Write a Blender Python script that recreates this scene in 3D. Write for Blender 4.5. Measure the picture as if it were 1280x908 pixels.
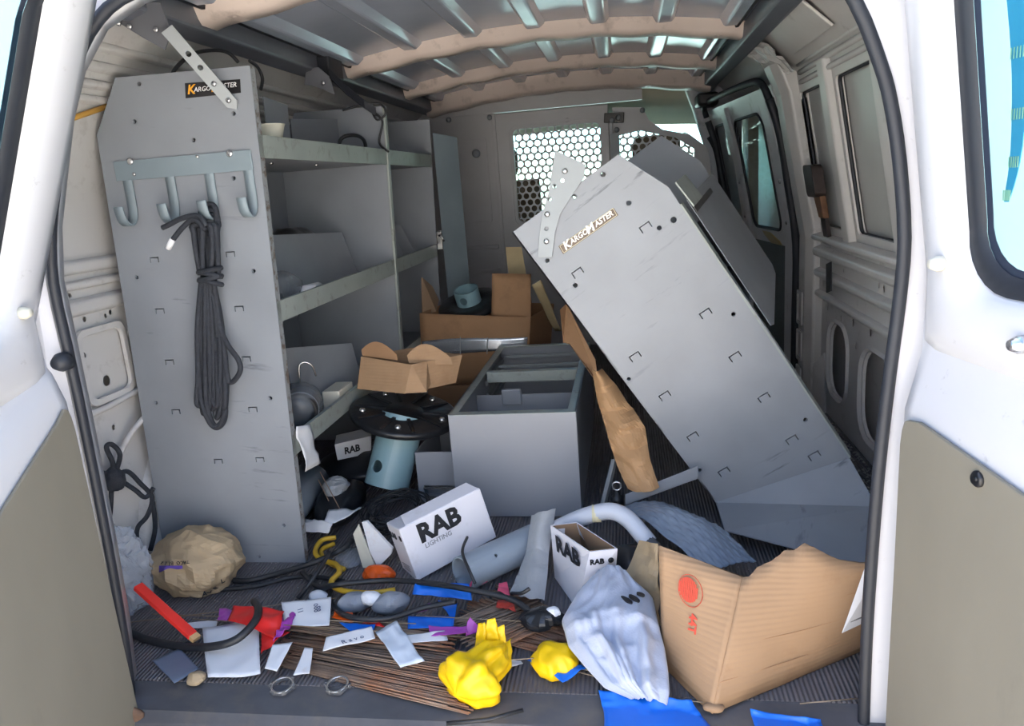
import bpy, bmesh, math, random
from mathutils import Vector, Matrix, noise
from mathutils.geometry import tessellate_polygon

for o in list(bpy.data.objects):
    bpy.data.objects.remove(o, do_unlink=True)
SC = bpy.context.scene
COL = SC.collection

# ---------------------------------------------------------------- camera
FPX = 930.0
CAM_Z = 0.88
def _axes(vp=(780.0, 222.0), roll=2.2):
    fw = Vector((vp[0]-640, -(vp[1]-454), -FPX)).normalized()
    r = math.radians(roll)
    u = Vector((-math.sin(r), math.cos(r), 0))
    u = (u - fw*u.dot(fw)).normalized()
    x = fw.cross(u)
    return Matrix((x, fw, u))
RM = _axes()
CPOS = Vector((0, 0, CAM_Z))
cd = bpy.data.cameras.new('camera')
cd.sensor_width = 36.0
cd.lens = FPX/1280*36.0
cd.clip_start = 0.02
cam = bpy.data.objects.new('camera', cd)
COL.objects.link(cam)
cam.matrix_world = Matrix.Translation(CPOS) @ RM.to_4x4()
SC.camera = cam

# ---------------------------------------------------------------- sky, sun, exposure
world = bpy.data.worlds.new('World')
SC.world = world
world.use_nodes = True
wn = world.node_tree
for n in list(wn.nodes): wn.nodes.remove(n)
wo = wn.nodes.new('ShaderNodeOutputWorld')
wb = wn.nodes.new('ShaderNodeBackground')
ws = wn.nodes.new('ShaderNodeTexSky')
ws.sky_type = 'NISHITA'
ws.sun_disc = False
ws.sun_elevation = math.radians(68)
ws.sun_rotation = math.radians(-20)
ws.air_density = 0.8
ws.dust_density = 0.8
ws.ozone_density = 0.6
wb.inputs['Strength'].default_value = 0.6
wn.links.new(ws.outputs[0], wb.inputs['Color'])
wn.links.new(wb.outputs[0], wo.inputs['Surface'])
sd = bpy.data.lights.new('sun_offscreen', 'SUN')
sd.energy = 20.0
sd.angle = math.radians(0.6)
sd.color = (1.0, 0.93, 0.82)
sun = bpy.data.objects.new('sun_offscreen', sd)
COL.objects.link(sun)
# the sun stands high in front of the van, a little to its left
_sdir = Vector((-0.34, 0.94, 0)).normalized()*math.cos(math.radians(68)) + Vector((0, 0, math.sin(math.radians(68))))
sun.rotation_euler = _sdir.to_track_quat('Z', 'Y').to_euler()
sun.location = _sdir*30
SC.view_settings.view_transform = 'Standard'
SC.view_settings.look = 'None'
SC.view_settings.gamma = 1.0
SC.view_settings.use_curve_mapping = False
SC.view_settings.exposure = 0.5

# ---------------------------------------------------------------- helpers
def W(px, py, x=None, y=None, z=None):
    """survey helper: the world point at a known depth (one of x, y, z in metres)"""
    d = RM @ Vector((px-640, -(py-454), -FPX))
    if y is not None: t = (y-CPOS.y)/d.y
    elif z is not None: t = (z-CPOS.z)/d.z
    else: t = (x-CPOS.x)/d.x
    return CPOS + d*t

def srgb(r, g, b):
    def c(v):
        v /= 255.0
        return v/12.92 if v <= 0.04045 else ((v+0.055)/1.055)**2.4
    return (c(r), c(g), c(b), 1)

MATS = {}
def mat(name, rgb, rough=0.5, metal=0.0, var=0.0, vscale=6.0, dirt=None, dirt_amt=0.5, dscale=9.0, dlow=0.55, dhigh=0.7,
        bump=0.0, bscale=60.0, alpha=1.0, trans=0.0, stretch=None, spec=0.5, sheen=0.0, emit=0.0, coat=0.0):
    if name in MATS: return MATS[name]
    m = bpy.data.materials.new(name); MATS[name] = m
    m.use_nodes = True
    nt = m.node_tree; N = nt.nodes; L = nt.links
    bs = N['Principled BSDF']
    base = srgb(*rgb)
    bs.inputs['Base Color'].default_value = base
    bs.inputs['Roughness'].default_value = rough
    bs.inputs['Metallic'].default_value = metal
    bs.inputs['Specular IOR Level'].default_value = spec
    bs.inputs['Alpha'].default_value = alpha
    bs.inputs['Transmission Weight'].default_value = trans
    bs.inputs['Sheen Weight'].default_value = sheen
    bs.inputs['Coat Weight'].default_value = coat
    tc = N.new('ShaderNodeTexCoord')
    mp = N.new('ShaderNodeMapping')
    L.new(tc.outputs['Object'], mp.inputs['Vector'])
    if stretch: mp.inputs['Scale'].default_value = stretch
    cur = None
    if var > 0:
        n1 = N.new('ShaderNodeTexNoise'); n1.inputs['Scale'].default_value = vscale; n1.inputs['Detail'].default_value = 6
        L.new(mp.outputs[0], n1.inputs['Vector'])
        mr = N.new('ShaderNodeMapRange'); mr.inputs['From Min'].default_value = 0.3; mr.inputs['From Max'].default_value = 0.7
        mr.inputs['To Min'].default_value = 1-var; mr.inputs['To Max'].default_value = 1+var
        L.new(n1.outputs['Fac'], mr.inputs['Value'])
        mx = N.new('ShaderNodeMix'); mx.data_type = 'RGBA'; mx.blend_type = 'MULTIPLY'
        mx.inputs['Factor'].default_value = 1.0
        mx.inputs['A'].default_value = base
        L.new(mr.outputs[0], mx.inputs['B'])
        cur = mx.outputs['Result']
    if dirt:
        n2 = N.new('ShaderNodeTexNoise'); n2.inputs['Scale'].default_value = dscale; n2.inputs['Detail'].default_value = 8
        n2.inputs['Roughness'].default_value = 0.65
        L.new(mp.outputs[0], n2.inputs['Vector'])
        mr2 = N.new('ShaderNodeMapRange'); mr2.inputs['From Min'].default_value = dlow; mr2.inputs['From Max'].default_value = dhigh
        mr2.inputs['To Min'].default_value = 0; mr2.inputs['To Max'].default_value = dirt_amt
        L.new(n2.outputs['Fac'], mr2.inputs['Value'])
        mx2 = N.new('ShaderNodeMix'); mx2.data_type = 'RGBA'
        L.new(mr2.outputs[0], mx2.inputs['Factor'])
        if cur: L.new(cur, mx2.inputs['A'])
        else: mx2.inputs['A'].default_value = base
        mx2.inputs['B'].default_value = srgb(*dirt)
        cur = mx2.outputs['Result']
    if cur: L.new(cur, bs.inputs['Base Color'])
    if bump > 0:
        n3 = N.new('ShaderNodeTexNoise'); n3.inputs['Scale'].default_value = bscale; n3.inputs['Detail'].default_value = 5
        L.new(mp.outputs[0], n3.inputs['Vector'])
        bp = N.new('ShaderNodeBump'); bp.inputs['Strength'].default_value = bump; bp.inputs['Distance'].default_value = 0.004
        L.new(n3.outputs['Fac'], bp.inputs['Height'])
        L.new(bp.outputs[0], bs.inputs['Normal'])
    return m

def scratched(name, rgb, rough=0.45, dark=(70, 74, 84), amt=0.75, rot=0.5, metal=0.0):
    """painted sheet steel with fine dark scuffs running in one direction"""
    if name in MATS: return MATS[name]
    m = mat(name, rgb, rough, metal, var=0.10, vscale=5.0)
    nt = m.node_tree; N = nt.nodes; L = nt.links
    bs = N['Principled BSDF']
    src = bs.inputs['Base Color'].links[0].from_socket
    tc = N.new('ShaderNodeTexCoord'); mp = N.new('ShaderNodeMapping')
    mp.vector_type = 'TEXTURE'
    mp.inputs['Rotation'].default_value = (0, rot, 0)
    mp.inputs['Scale'].default_value = (1/7, 1/7, 1/55)
    L.new(tc.outputs['Object'], mp.inputs['Vector'])
    n = N.new('ShaderNodeTexNoise'); n.inputs['Scale'].default_value = 1.0; n.inputs['Detail'].default_value = 5; n.inputs['Roughness'].default_value = 0.6
    L.new(mp.outputs[0], n.inputs['Vector'])
    r = N.new('ShaderNodeMapRange'); r.inputs['From Min'].default_value = 0.61; r.inputs['From Max'].default_value = 0.72
    L.new(n.outputs['Fac'], r.inputs['Value'])
    n2 = N.new('ShaderNodeTexNoise'); n2.inputs['Scale'].default_value = 3.2; n2.inputs['Detail'].default_value = 2
    L.new(tc.outputs['Object'], n2.inputs['Vector'])
    r2 = N.new('ShaderNodeMapRange'); r2.inputs['From Min'].default_value = 0.46; r2.inputs['From Max'].default_value = 0.64
    r2.inputs['To Max'].default_value = amt
    L.new(n2.outputs['Fac'], r2.inputs['Value'])
    mu = N.new('ShaderNodeMath'); mu.operation = 'MULTIPLY'
    L.new(r.outputs[0], mu.inputs[0]); L.new(r2.outputs[0], mu.inputs[1])
    mx = N.new('ShaderNodeMix'); mx.data_type = 'RGBA'
    L.new(mu.outputs[0], mx.inputs['Factor']); L.new(src, mx.inputs['A']); mx.inputs['B'].default_value = srgb(*dark)
    L.new(mx.outputs['Result'], bs.inputs['Base Color'])
    return m

OFF = {}
class MB:
    """collects shapes in world metres; build() links them as one mesh object"""
    def __init__(s): s.v = []; s.f = []; s.sm = []; s.M = None
    def add(s, vs, fs, smooth=False):
        b = len(s.v)
        if s.M is not None: vs = [s.M @ Vector(p) for p in vs]
        s.v += [Vector(p) for p in vs]
        for f in fs:
            s.f.append([b+i for i in f]); s.sm.append(smooth)
        return s
    def box(s, a, b):
        (x0, y0, z0), (x1, y1, z1) = a, b
        return s.add([(x0,y0,z0),(x1,y0,z0),(x1,y1,z0),(x0,y1,z0),(x0,y0,z1),(x1,y0,z1),(x1,y1,z1),(x0,y1,z1)],
                     [(0,3,2,1),(4,5,6,7),(0,1,5,4),(1,2,6,5),(2,3,7,6),(3,0,4,7)])
    def bar(s, p, q, w, h, up=(0,0,1)):
        """a straight rectangular bar from p to q"""
        p = Vector(p); q = Vector(q); d = (q-p).normalized(); up = Vector(up)
        a = d.cross(up)
        if a.length < 1e-5: a = d.cross(Vector((1,0,0)))
        a.normalize(); b = a.cross(d)
        a *= w/2; b *= h/2
        vs = [p-a-b, p+a-b, p+a+b, p-a+b, q-a-b, q+a-b, q+a+b, q-a+b]
        return s.add(vs, [(0,3,2,1),(4,5,6,7),(0,1,5,4),(1,2,6,5),(2,3,7,6),(3,0,4,7)])
    def prism(s, poly, d):
        """planar polygon (3-D points, may be concave) extruded by vector d"""
        n = len(poly); d = Vector(d); P = [Vector(p) for p in poly]
        tr = tessellate_polygon([P])
        vs = P + [p+d for p in P]
        fs = [tuple(t) for t in tr] + [tuple(reversed([i+n for i in t])) for t in tr]
        fs += [(i, (i+1) % n, n+(i+1) % n, n+i) for i in range(n)]
        return s.add(vs, fs)
    def plate(s, outer, holes, d):
        """polygon with holes (3-D coplanar points), extruded by d"""
        d = Vector(d)
        loops = [[Vector(p) for p in outer]] + [[Vector(p) for p in h] for h in holes]
        tr = tessellate_polygon(loops)
        flat = [p for l in loops for p in l]; n = len(flat)
        vs = flat + [p+d for p in flat]
        fs = [tuple(t) for t in tr] + [tuple(reversed([i+n for i in t])) for t in tr]
        b = 0
        for l in loops:
            k = len(l)
            fs += [(b+i, b+(i+1) % k, n+b+(i+1) % k, n+b+i) for i in range(k)]
            b += k
        return s.add(vs, fs)
    def tube(s, path, r, seg=8, cap=True, r2=None, flat=None):
        path = [Vector(p) for p in path]; n = len(path)
        t0 = (path[1]-path[0]).normalized()
        ref = Vector((0,0,1)) if abs(t0.z) < .9 else Vector((1,0,0))
        a = t0.cross(ref).normalized()
        vs = []; fs = []
        for i, p in enumerate(path):
            t = (path[min(i+1, n-1)]-path[max(i-1, 0)])
            t = t.normalized() if t.length > 1e-9 else t0
            a = (a - t*a.dot(t))
            a = a.normalized() if a.length > 1e-6 else t.orthogonal().normalized()
            b = t.cross(a)
            rr = r if r2 is None else r+(r2-r)*i/(n-1)
            for k in range(seg):
                an = 2*math.pi*k/seg
                vs.append(p + a*math.cos(an)*rr + b*math.sin(an)*rr*(flat or 1))
        for i in range(n-1):
            for k in range(seg):
                k2 = (k+1) % seg
                fs.append((i*seg+k, i*seg+k2, (i+1)*seg+k2, (i+1)*seg+k))
        if cap:
            fs.append(tuple(reversed(range(seg)))); fs.append(tuple((n-1)*seg+k for k in range(seg)))
        return s.add(vs, fs, True)
    def lathe(s, prof, c, axis=(0,0,1), seg=28, closed=False):
        """profile of (radius, height) turned about an axis through c"""
        ax = Vector(axis).normalized(); a = ax.orthogonal().normalized(); b = ax.cross(a); c = Vector(c)
        vs = []; fs = []; n = len(prof)
        for (r, h) in prof:
            for k in range(seg):
                an = 2*math.pi*k/seg
                vs.append(c + ax*h + a*math.cos(an)*r + b*math.sin(an)*r)
        m = n if closed else n-1
        for i in range(m):
            j = (i+1) % n
            for k in range(seg):
                k2 = (k+1) % seg
                fs.append((i*seg+k, i*seg+k2, j*seg+k2, j*seg+k))
        return s.add(vs, fs, True)
    def grid(s, fn, nu, nv, smooth=True):
        vs = [fn(i/nu, j/nv) for j in range(nv+1) for i in range(nu+1)]
        fs = [(j*(nu+1)+i, j*(nu+1)+i+1, (j+1)*(nu+1)+i+1, (j+1)*(nu+1)+i) for j in range(nv) for i in range(nu)]
        return s.add(vs, fs, smooth)
    def loft(s, loops, closed=True, smooth=False):
        n = len(loops[0]); vs = [Vector(p) for l in loops for p in l]; fs = []
        for i in range(len(loops)-1):
            for k in range(n if closed else n-1):
                k2 = (k+1) % n
                fs.append((i*n+k, i*n+k2, (i+1)*n+k2, (i+1)*n+k))
        return s.add(vs, fs, smooth)
    def build(s, name, m, parent=None, solid=0.0, bevel=0.0, sub=0, off=None, flatshade=False, soff=0):
        me = bpy.data.meshes.new(name)
        if off is None:
            off = OFF.get(parent.name if parent else None)
            if off is None:
                if s.v:
                    xs = [p.x for p in s.v]; ys = [p.y for p in s.v]; zs = [p.z for p in s.v]
                    off = Vector(((min(xs)+max(xs))/2, (min(ys)+max(ys))/2, min(zs)))
                else: off = Vector((0,0,0))
        me.from_pydata([p-off for p in s.v], [], s.f)
        for p, sm in zip(me.polygons, s.sm): p.use_smooth = sm and not flatshade
        bm = bmesh.new(); bm.from_mesh(me)
        bmesh.ops.remove_doubles(bm, verts=bm.verts, dist=1e-5)
        bmesh.ops.recalc_face_normals(bm, faces=bm.faces)
        bm.to_mesh(me); bm.free()
        me.materials.append(m)
        o = bpy.data.objects.new(name, me)
        COL.objects.link(o)
        if parent: o.parent = parent
        else: o.location = off
        OFF[o.name] = off
        if solid:
            md = o.modifiers.new('solid', 'SOLIDIFY'); md.thickness = solid; md.offset = soff
        if bevel:
            md = o.modifiers.new('bevel', 'BEVEL'); md.width = bevel; md.segments = 2; md.limit_method = 'ANGLE'; md.angle_limit = math.radians(35)
        if sub:
            md = o.modifiers.new('sub', 'SUBSURF'); md.levels = sub; md.render_levels = sub
        return o

def tag(o, label, cat, group=None, kind=None):
    o['label'] = label; o['category'] = cat
    if group: o['group'] = group
    if kind: o['kind'] = kind
    return o
def thing(name, label, cat, loc, group=None, kind=None):
    o = bpy.data.objects.new(name, None); COL.objects.link(o)
    o.empty_display_size = 0.05
    o.location = loc
    OFF[o.name] = Vector(loc)
    return tag(o, label, cat, group, kind)

def spl(pts, n=8, closed=False):
    P = [Vector(p) for p in pts]; out = []; k = len(P)
    for i in range(k if closed else k-1):
        if closed: p0, p1, p2, p3 = P[i-1], P[i], P[(i+1) % k], P[(i+2) % k]
        else: p0, p1, p2, p3 = P[max(i-1, 0)], P[i], P[i+1], P[min(i+2, k-1)]
        for j in range(n):
            t = j/n
            out.append(0.5*((2*p1)+(p2-p0)*t+(2*p0-5*p1+4*p2-p3)*t*t+(3*p1-p0-3*p2+p3)*t*t*t))
    if not closed: out.append(P[-1])
    return out
def rrect(x0, z0, x1, z1, r, n=5):
    """rounded rectangle in 2-D, counter-clockwise"""
    out = []
    for cx, cz, a0 in ((x1-r, z0+r, -90), (x1-r, z1-r, 0), (x0+r, z1-r, 90), (x0+r, z0+r, 180)):
        for i in range(n+1):
            a = math.radians(a0+90*i/n); out.append((cx+r*math.cos(a), cz+r*math.sin(a)))
    return out
def circ(x, z, r, n=12, ry=None):
    return [(x+r*math.cos(2*math.pi*i/n), z+(ry or r)*math.sin(2*math.pi*i/n)) for i in range(n)]
def nz(p, f, seed=0):
    p = Vector(p)*f + Vector((seed*7.31, seed*3.17, seed*5.7))
    return noise.noise(p)
def ridg(p, f, seed=0):
    return 1-2*abs(nz(p, f, seed)) + 0.5*(1-2*abs(nz(p, f*2.1, seed+3)))
def quadpatch(c, amp=0.01, f=12, seed=0, ridge=True, lift=0.0, curl=0.0):
    """crumpled sheet between four corners, bilinear plus folds"""
    c = [Vector(p) for p in c]
    nrm = (c[1]-c[0]).cross(c[3]-c[0]).normalized()
    if nrm.z < 0: nrm = -nrm
    def fn(u, v):
        p = c[0]*(1-u)*(1-v)+c[1]*u*(1-v)+c[2]*u*v+c[3]*(1-u)*v
        h = (ridg(p, f, seed) if ridge else nz(p, f, seed))*amp
        e = nz(p, f*.7, seed+11)*amp
        p = p + nrm*(h+lift*4*u*(1-u)) + Vector((e, nz(p, f*.7, seed+17)*amp, 0))
        p.z = max(p.z, 0.003) + curl*(2*u-1)**2
        return p
    return fn
def lump(mb, c, r, seed, amp=0.25, f=9, nu=30, nv=18, floor=None, rot=0, ridge=True):
    """a crumpled closed lump (bag, wadded cloth) of radii r about c"""
    c = Vector(c)
    cs, sn = math.cos(rot), math.sin(rot)
    def fn(u, v):
        th = 2*math.pi*u; ph = math.pi*v
        d = Vector((math.sin(ph)*math.cos(th), math.sin(ph)*math.sin(th), math.cos(ph)))
        q = Vector((d.x*r[0], d.y*r[1], d.z*r[2]))
        k = (ridg(q, f, seed) if ridge else 1.6*nz(q, f, seed))
        q = q*(1+amp*k)
        q = Vector((q.x*cs-q.y*sn, q.x*sn+q.y*cs, q.z)) + c
        if floor is not None and q.z < floor: q.z = floor + 0.0015*(1+nz(q, 40, seed))
        return q
    return mb.grid(fn, nu, nv)
def text_mb(txt, origin, xd, yd, size, ext=0.0006, mb=None, align='LEFT', shear=0.0, bold=0.0, lift=0.0006):
    """flat lettering laid on a surface: origin, reading direction, up direction"""
    cu = bpy.data.curves.new('lettering', 'FONT'); cu.body = txt; cu.size = size; cu.extrude = ext/2; cu.shear = shear
    cu.align_x = align; cu.resolution_u = 2; cu.offset = bold
    ob = bpy.data.objects.new('lettering', cu); COL.objects.link(ob)
    dg = bpy.context.evaluated_depsgraph_get(); dg.update()
    me = bpy.data.meshes.new_from_object(ob.evaluated_get(dg))
    bpy.data.objects.remove(ob, do_unlink=True); bpy.data.curves.remove(cu)
    xd = Vector(xd).normalized(); yd = Vector(yd); yd = (yd-xd*yd.dot(xd)).normalized(); n = xd.cross(yd)
    M = Matrix((xd, yd, n)).transposed().to_4x4(); M.translation = Vector(origin)+n*(lift)
    mb = mb or MB()
    mb.add([M @ v.co for v in me.vertices], [tuple(p.vertices) for p in me.polygons])
    bpy.data.meshes.remove(me)
    return mb
def sleeve(c, axis, r, depth=.012, t=.0008, seg=12):
    """the rim of a pierced hole: a short open collar running back from the sheet"""
    return MB().lathe([(r, 0), (r, depth), (r+t, depth), (r+t, 0)], c, axis, seg, closed=True)
def cup(m, a, b, open_face):
    """a five-sided pocket between corners a and b, left open on one face ('x0','x1','y0','y1','z0','z1')"""
    (x0, y0, z0), (x1, y1, z1) = a, b
    vs = [(x0,y0,z0),(x1,y0,z0),(x1,y1,z0),(x0,y1,z0),(x0,y0,z1),(x1,y0,z1),(x1,y1,z1),(x0,y1,z1)]
    F = {'z0': (0,3,2,1), 'z1': (4,5,6,7), 'y0': (0,1,5,4), 'x1': (1,2,6,5), 'y1': (2,3,7,6), 'x0': (3,0,4,7)}
    return m.add(vs, [f for k, f in F.items() if k != open_face])
def pierced_tube(c, axis, r, t, h0, h1, hdir, hh, hr, seg=30, nh=10):
    """tube wall (outer radius r, thickness t) with one real round hole of radius hr at height hh facing hdir"""
    c = Vector(c); ax = Vector(axis).normalized(); hd = Vector(hdir); hd = (hd-ax*hd.dot(ax)).normalized(); sd_ = ax.cross(hd)
    m = MB(); da = min(1.2, hr/r*1.9); dh = hr*1.9
    for rr in (r, r-t):
        def P(a, h, rr=rr): return c+ax*h+hd*math.cos(a)*rr+sd_*math.sin(a)*rr
        m.grid(lambda u, v: P(da+(2*math.pi-2*da)*u, h0+(h1-h0)*v), seg, nh)
        m.grid(lambda u, v: P(-da+2*da*u, h0+(hh-dh-h0)*v), 8, 4)
        m.grid(lambda u, v: P(-da+2*da*u, hh+dh+(h1-hh-dh)*v), 8, 4)
        n = 32; loops = []
        for k in range(6):
            f = k/5; lp = []
            for i in range(n):
                a = 2*math.pi*i/n; s = 1/max(abs(math.cos(a)), abs(math.sin(a)))
                sq = (math.cos(a)*s*da, math.sin(a)*s*dh); ci = (math.cos(a)*math.asin(hr/r), math.sin(a)*hr)
                lp.append(P(sq[0]*(1-f)+ci[0]*f, hh+sq[1]*(1-f)+ci[1]*f))
            loops.append(lp)
        m.loft(loops, smooth=True)
    def ringp(h, rr): return [c+ax*h+hd*math.cos(2*math.pi*i/48)*rr+sd_*math.sin(2*math.pi*i/48)*rr for i in range(48)]
    for h in (h0, h1): m.loft([ringp(h, r), ringp(h, r-t)])
    return m
def tube_hole_rim(c, axis, r, t, hdir, hh, hr, n=32):
    """the cut edge lining the hole of pierced_tube"""
    c = Vector(c); ax = Vector(axis).normalized(); hd = Vector(hdir); hd = (hd-ax*hd.dot(ax)).normalized(); sd_ = ax.cross(hd)
    L = []
    for rr in (r, r-t):
        L.append([c+ax*(hh+math.sin(2*math.pi*i/n)*hr)+hd*math.cos(math.cos(2*math.pi*i/n)*math.asin(hr/r))*rr+sd_*math.sin(math.cos(2*math.pi*i/n)*math.asin(hr/r))*rr for i in range(n)])
    return MB().loft(L, smooth=True)
def disc(mb, c, n, r, h=0.004, seg=12):
    """a little bolt or rivet head"""
    return mb.lathe([(0, h), (r*.6, h), (r, h*.4), (r, -h*.3), (0, -h*.3)], c, n, seg)

def ribbed(m, scale, amt, axis='Z'):
    """fine corrugation lines across a cardboard face (relief)"""
    nt = m.node_tree; N = nt.nodes; L = nt.links; bs = N['Principled BSDF']
    tc = N.new('ShaderNodeTexCoord'); wv = N.new('ShaderNodeTexWave'); wv.wave_type = 'BANDS'; wv.bands_direction = axis
    wv.inputs['Scale'].default_value = scale; wv.inputs['Distortion'].default_value = 0.8; wv.inputs['Detail'].default_value = 2
    L.new(tc.outputs['Object'], wv.inputs['Vector'])
    bp = N.new('ShaderNodeBump'); bp.inputs['Strength'].default_value = amt; bp.inputs['Distance'].default_value = 0.003
    L.new(wv.outputs['Fac'], bp.inputs['Height'])
    if bs.inputs['Normal'].links: L.new(bs.inputs['Normal'].links[0].from_socket, bp.inputs['Normal'])
    L.new(bp.outputs[0], bs.inputs['Normal'])

# ---------------------------------------------------------------- materials
STEEL = scratched('grey_shelf_paint', (137, 142, 149), 0.42, rot=0.12)
STEEL2 = scratched('grey_shelf_paint_scuffed', (137, 142, 149), 0.4, amt=0.9, rot=-0.6)
STEELD = mat('grey_sheet_paint', (137, 142, 149), 0.5, var=0.08)
STEELB = mat('blue_grey_paint', (124, 138, 146), 0.45, var=0.1)
LIP = mat('shelf_lip_worn_paint', (150, 158, 154), 0.45, var=0.1, dirt=(106, 104, 92), dirt_amt=0.6, dscale=25)
ZINC = mat('zinc_plated_steel', (140, 146, 150), 0.5, 0.3, var=0.08)
BOLT = mat('bright_bolt_zinc', (205, 205, 205), 0.25, 0.9)
WHITE = mat('white_body_paint', (200, 201, 205), 0.35, var=0.03, vscale=3, dirt=(150, 150, 152), dirt_amt=0.5, dscale=34, dlow=0.64, dhigh=0.72, coat=0.3)
WHITE2 = mat('white_primer_inside', (206, 204, 202), 0.45, var=0.05, vscale=4, dirt=(140, 134, 126), dirt_amt=0.5, dscale=14, dlow=0.58, dhigh=0.75)
CREAM = mat('greyed_white_inside_paint', (206, 204, 202), 0.38, var=0.07, vscale=5, dirt=(120, 110, 98), dirt_amt=0.5, dscale=9, dlow=0.6, dhigh=0.75)
BLANK = mat('grey_window_blank', (182, 184, 182), 0.3, var=0.06)
ROOF = mat('grey_roof_skin', (182, 190, 206), 0.16, 0.25, var=0.12, vscale=2.5, bump=0.15, bscale=9)
BOW = mat('beige_roof_bow_paint', (224, 208, 198), 0.4, var=0.05, dirt=(120, 104, 92), dirt_amt=0.4, dscale=14)
RAIL = mat('dark_grey_roof_rail', (108, 112, 122), 0.35, 0.2, var=0.1)
RUBBER = mat('black_rubber', (34, 38, 46), 0.55, var=0.1)
BLACK = mat('black_plastic', (24, 26, 30), 0.4)
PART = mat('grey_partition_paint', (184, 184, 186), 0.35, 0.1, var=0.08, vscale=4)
HARDB = mat('olive_grey_hardboard', (122, 118, 106), 0.75, var=0.06, vscale=7, dirt=(84, 80, 72), dirt_amt=0.55, dscale=5, dlow=0.6, dhigh=0.8, stretch=(1, 1, .45))
CARD = mat('brown_cardboard', (160, 130, 100), 0.8, var=0.08, vscale=7, dirt=(132, 98, 70), dirt_amt=0.5, dscale=6, dlow=0.55, dhigh=0.72, bump=0.12, bscale=40)
CARD2 = mat('old_brown_cardboard', (160, 124, 92), 0.8, var=0.1, vscale=7, dirt=(108, 84, 64), dirt_amt=0.6, dscale=7, dlow=0.52, dhigh=0.72)
ribbed(CARD, 36, 0.16)
CARDIN = mat('cardboard_inner_face', (150, 124, 100), 0.85, var=0.08)
KRAFT = mat('kraft_paper', (176, 138, 98), 0.7, var=0.12, vscale=9, bump=0.2, bscale=50)
KRAFT2 = mat('tan_paper_bag', (172, 152, 122), 0.75, var=0.1, vscale=10, bump=0.25, bscale=45)
WCARD = mat('white_carton_board', (224, 224, 232), 0.55, var=0.03, dirt=(170, 164, 158), dirt_amt=0.35, dscale=11)
PAPER = mat('white_paper', (232, 234, 238), 0.7, var=0.03)
PAPERD = mat('soiled_white_paper', (214, 216, 220), 0.7, var=0.05, dirt=(176, 140, 104), dirt_amt=0.5, dscale=12, dlow=0.58, dhigh=0.75)
INK = mat('black_print', (28, 30, 36), 0.6)
INKG = mat('grey_print', (120, 122, 128), 0.6)
REDINK = mat('red_print', (196, 72, 52), 0.7)
PURINK = mat('purple_print', (92, 72, 160), 0.7)
YEL = mat('yellow_flag_film', (244, 198, 14), 0.38, var=0.08, dirt=(190, 130, 20), dirt_amt=0.5, dscale=14, dlow=.6, dhigh=.8)
BLUE = mat('blue_flag_film', (18, 110, 220), 0.4, var=0.08)
RED = mat('red_flag_film', (214, 42, 40), 0.4, var=0.06)
REDP = mat('red_painted_stick', (228, 52, 44), 0.45, var=0.06)
PURP = mat('purple_flag_film', (172, 74, 176), 0.4, var=0.06)
PINK = mat('pink_flag_film', (240, 92, 124), 0.4, var=0.05)
ORANGE = mat('orange_flag_film', (240, 96, 24), 0.4, var=0.08)
RUST = mat('rusty_wire', (136, 116, 100), 0.65, 0.1, var=0.2, vscale=20, dirt=(158, 100, 62), dirt_amt=0.7, dscale=7, dlow=.5, dhigh=.65)
CABLE = mat('black_cable_jacket', (36, 38, 42), 0.5, var=0.15)
ROPE = mat('black_braided_rope', (42, 46, 54), 0.75, var=0.2, vscale=80, bump=0.5, bscale=300)
YCAB = mat('yellow_cable_jacket', (214, 172, 50), 0.45, var=0.1)
PVC = mat('grey_pvc', (148, 160, 172), 0.35, var=0.05)
TEAL = mat('teal_grey_tube_paint', (126, 158, 168), 0.42, var=0.06)
PIPEW = mat('pale_grey_conduit', (196, 202, 214), 0.35, var=0.04)
BASEB = mat('black_painted_casting', (34, 36, 40), 0.3, 0.2, var=0.25, vscale=24, bump=0.4, bscale=40)
SHIRT = mat('grey_cotton_jersey', (172, 180, 198), 0.9, var=0.06, vscale=20, bump=0.25, bscale=220, sheen=0.3)
CLEAR = mat('clear_plastic_film', (206, 214, 226), 0.2, alpha=0.38, var=0.05, bump=0.4, bscale=25)
CLEARD = mat('cloudy_plastic_film', (176, 180, 184), 0.3, alpha=0.82, var=0.12, vscale=14, bump=0.4, bscale=30)
CLEARG = mat('grey_clear_film', (120, 126, 134), 0.2, alpha=0.6, var=0.1, bump=0.4, bscale=30)
BUBBLE = mat('bubble_wrap_film', (134, 148, 166), 0.3, alpha=0.9, var=0.12, vscale=40)
BAGB = mat('black_bag_film', (34, 36, 40), 0.3, var=0.2, bump=0.3, bscale=30)
GBAG = mat('grey_bag_film', (136, 142, 152), 0.35, var=0.1, bump=0.3, bscale=30)
SILV = mat('silver_tape', (196, 202, 210), 0.22, 0.75, var=0.1, bump=0.3, bscale=30)
PLAST = mat('off_white_plastic', (206, 204, 190), 0.4, var=0.04)
GLASS = mat('teal_window_glass', (186, 230, 232), 0.03, trans=1.0)
GLASS.node_tree.nodes['Principled BSDF'].inputs['IOR'].default_value = 1.08
SIDEGL = mat('clear_side_glass', (238, 246, 246), 0.03, trans=1.0)
SIDEGL.node_tree.nodes['Principled BSDF'].inputs['IOR'].default_value = 1.08
FRIT = mat('dark_ceramic_frit', (44, 52, 68), 0.4)
STRIP = mat('blue_printed_strip', (104, 172, 214), 0.4)
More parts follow.
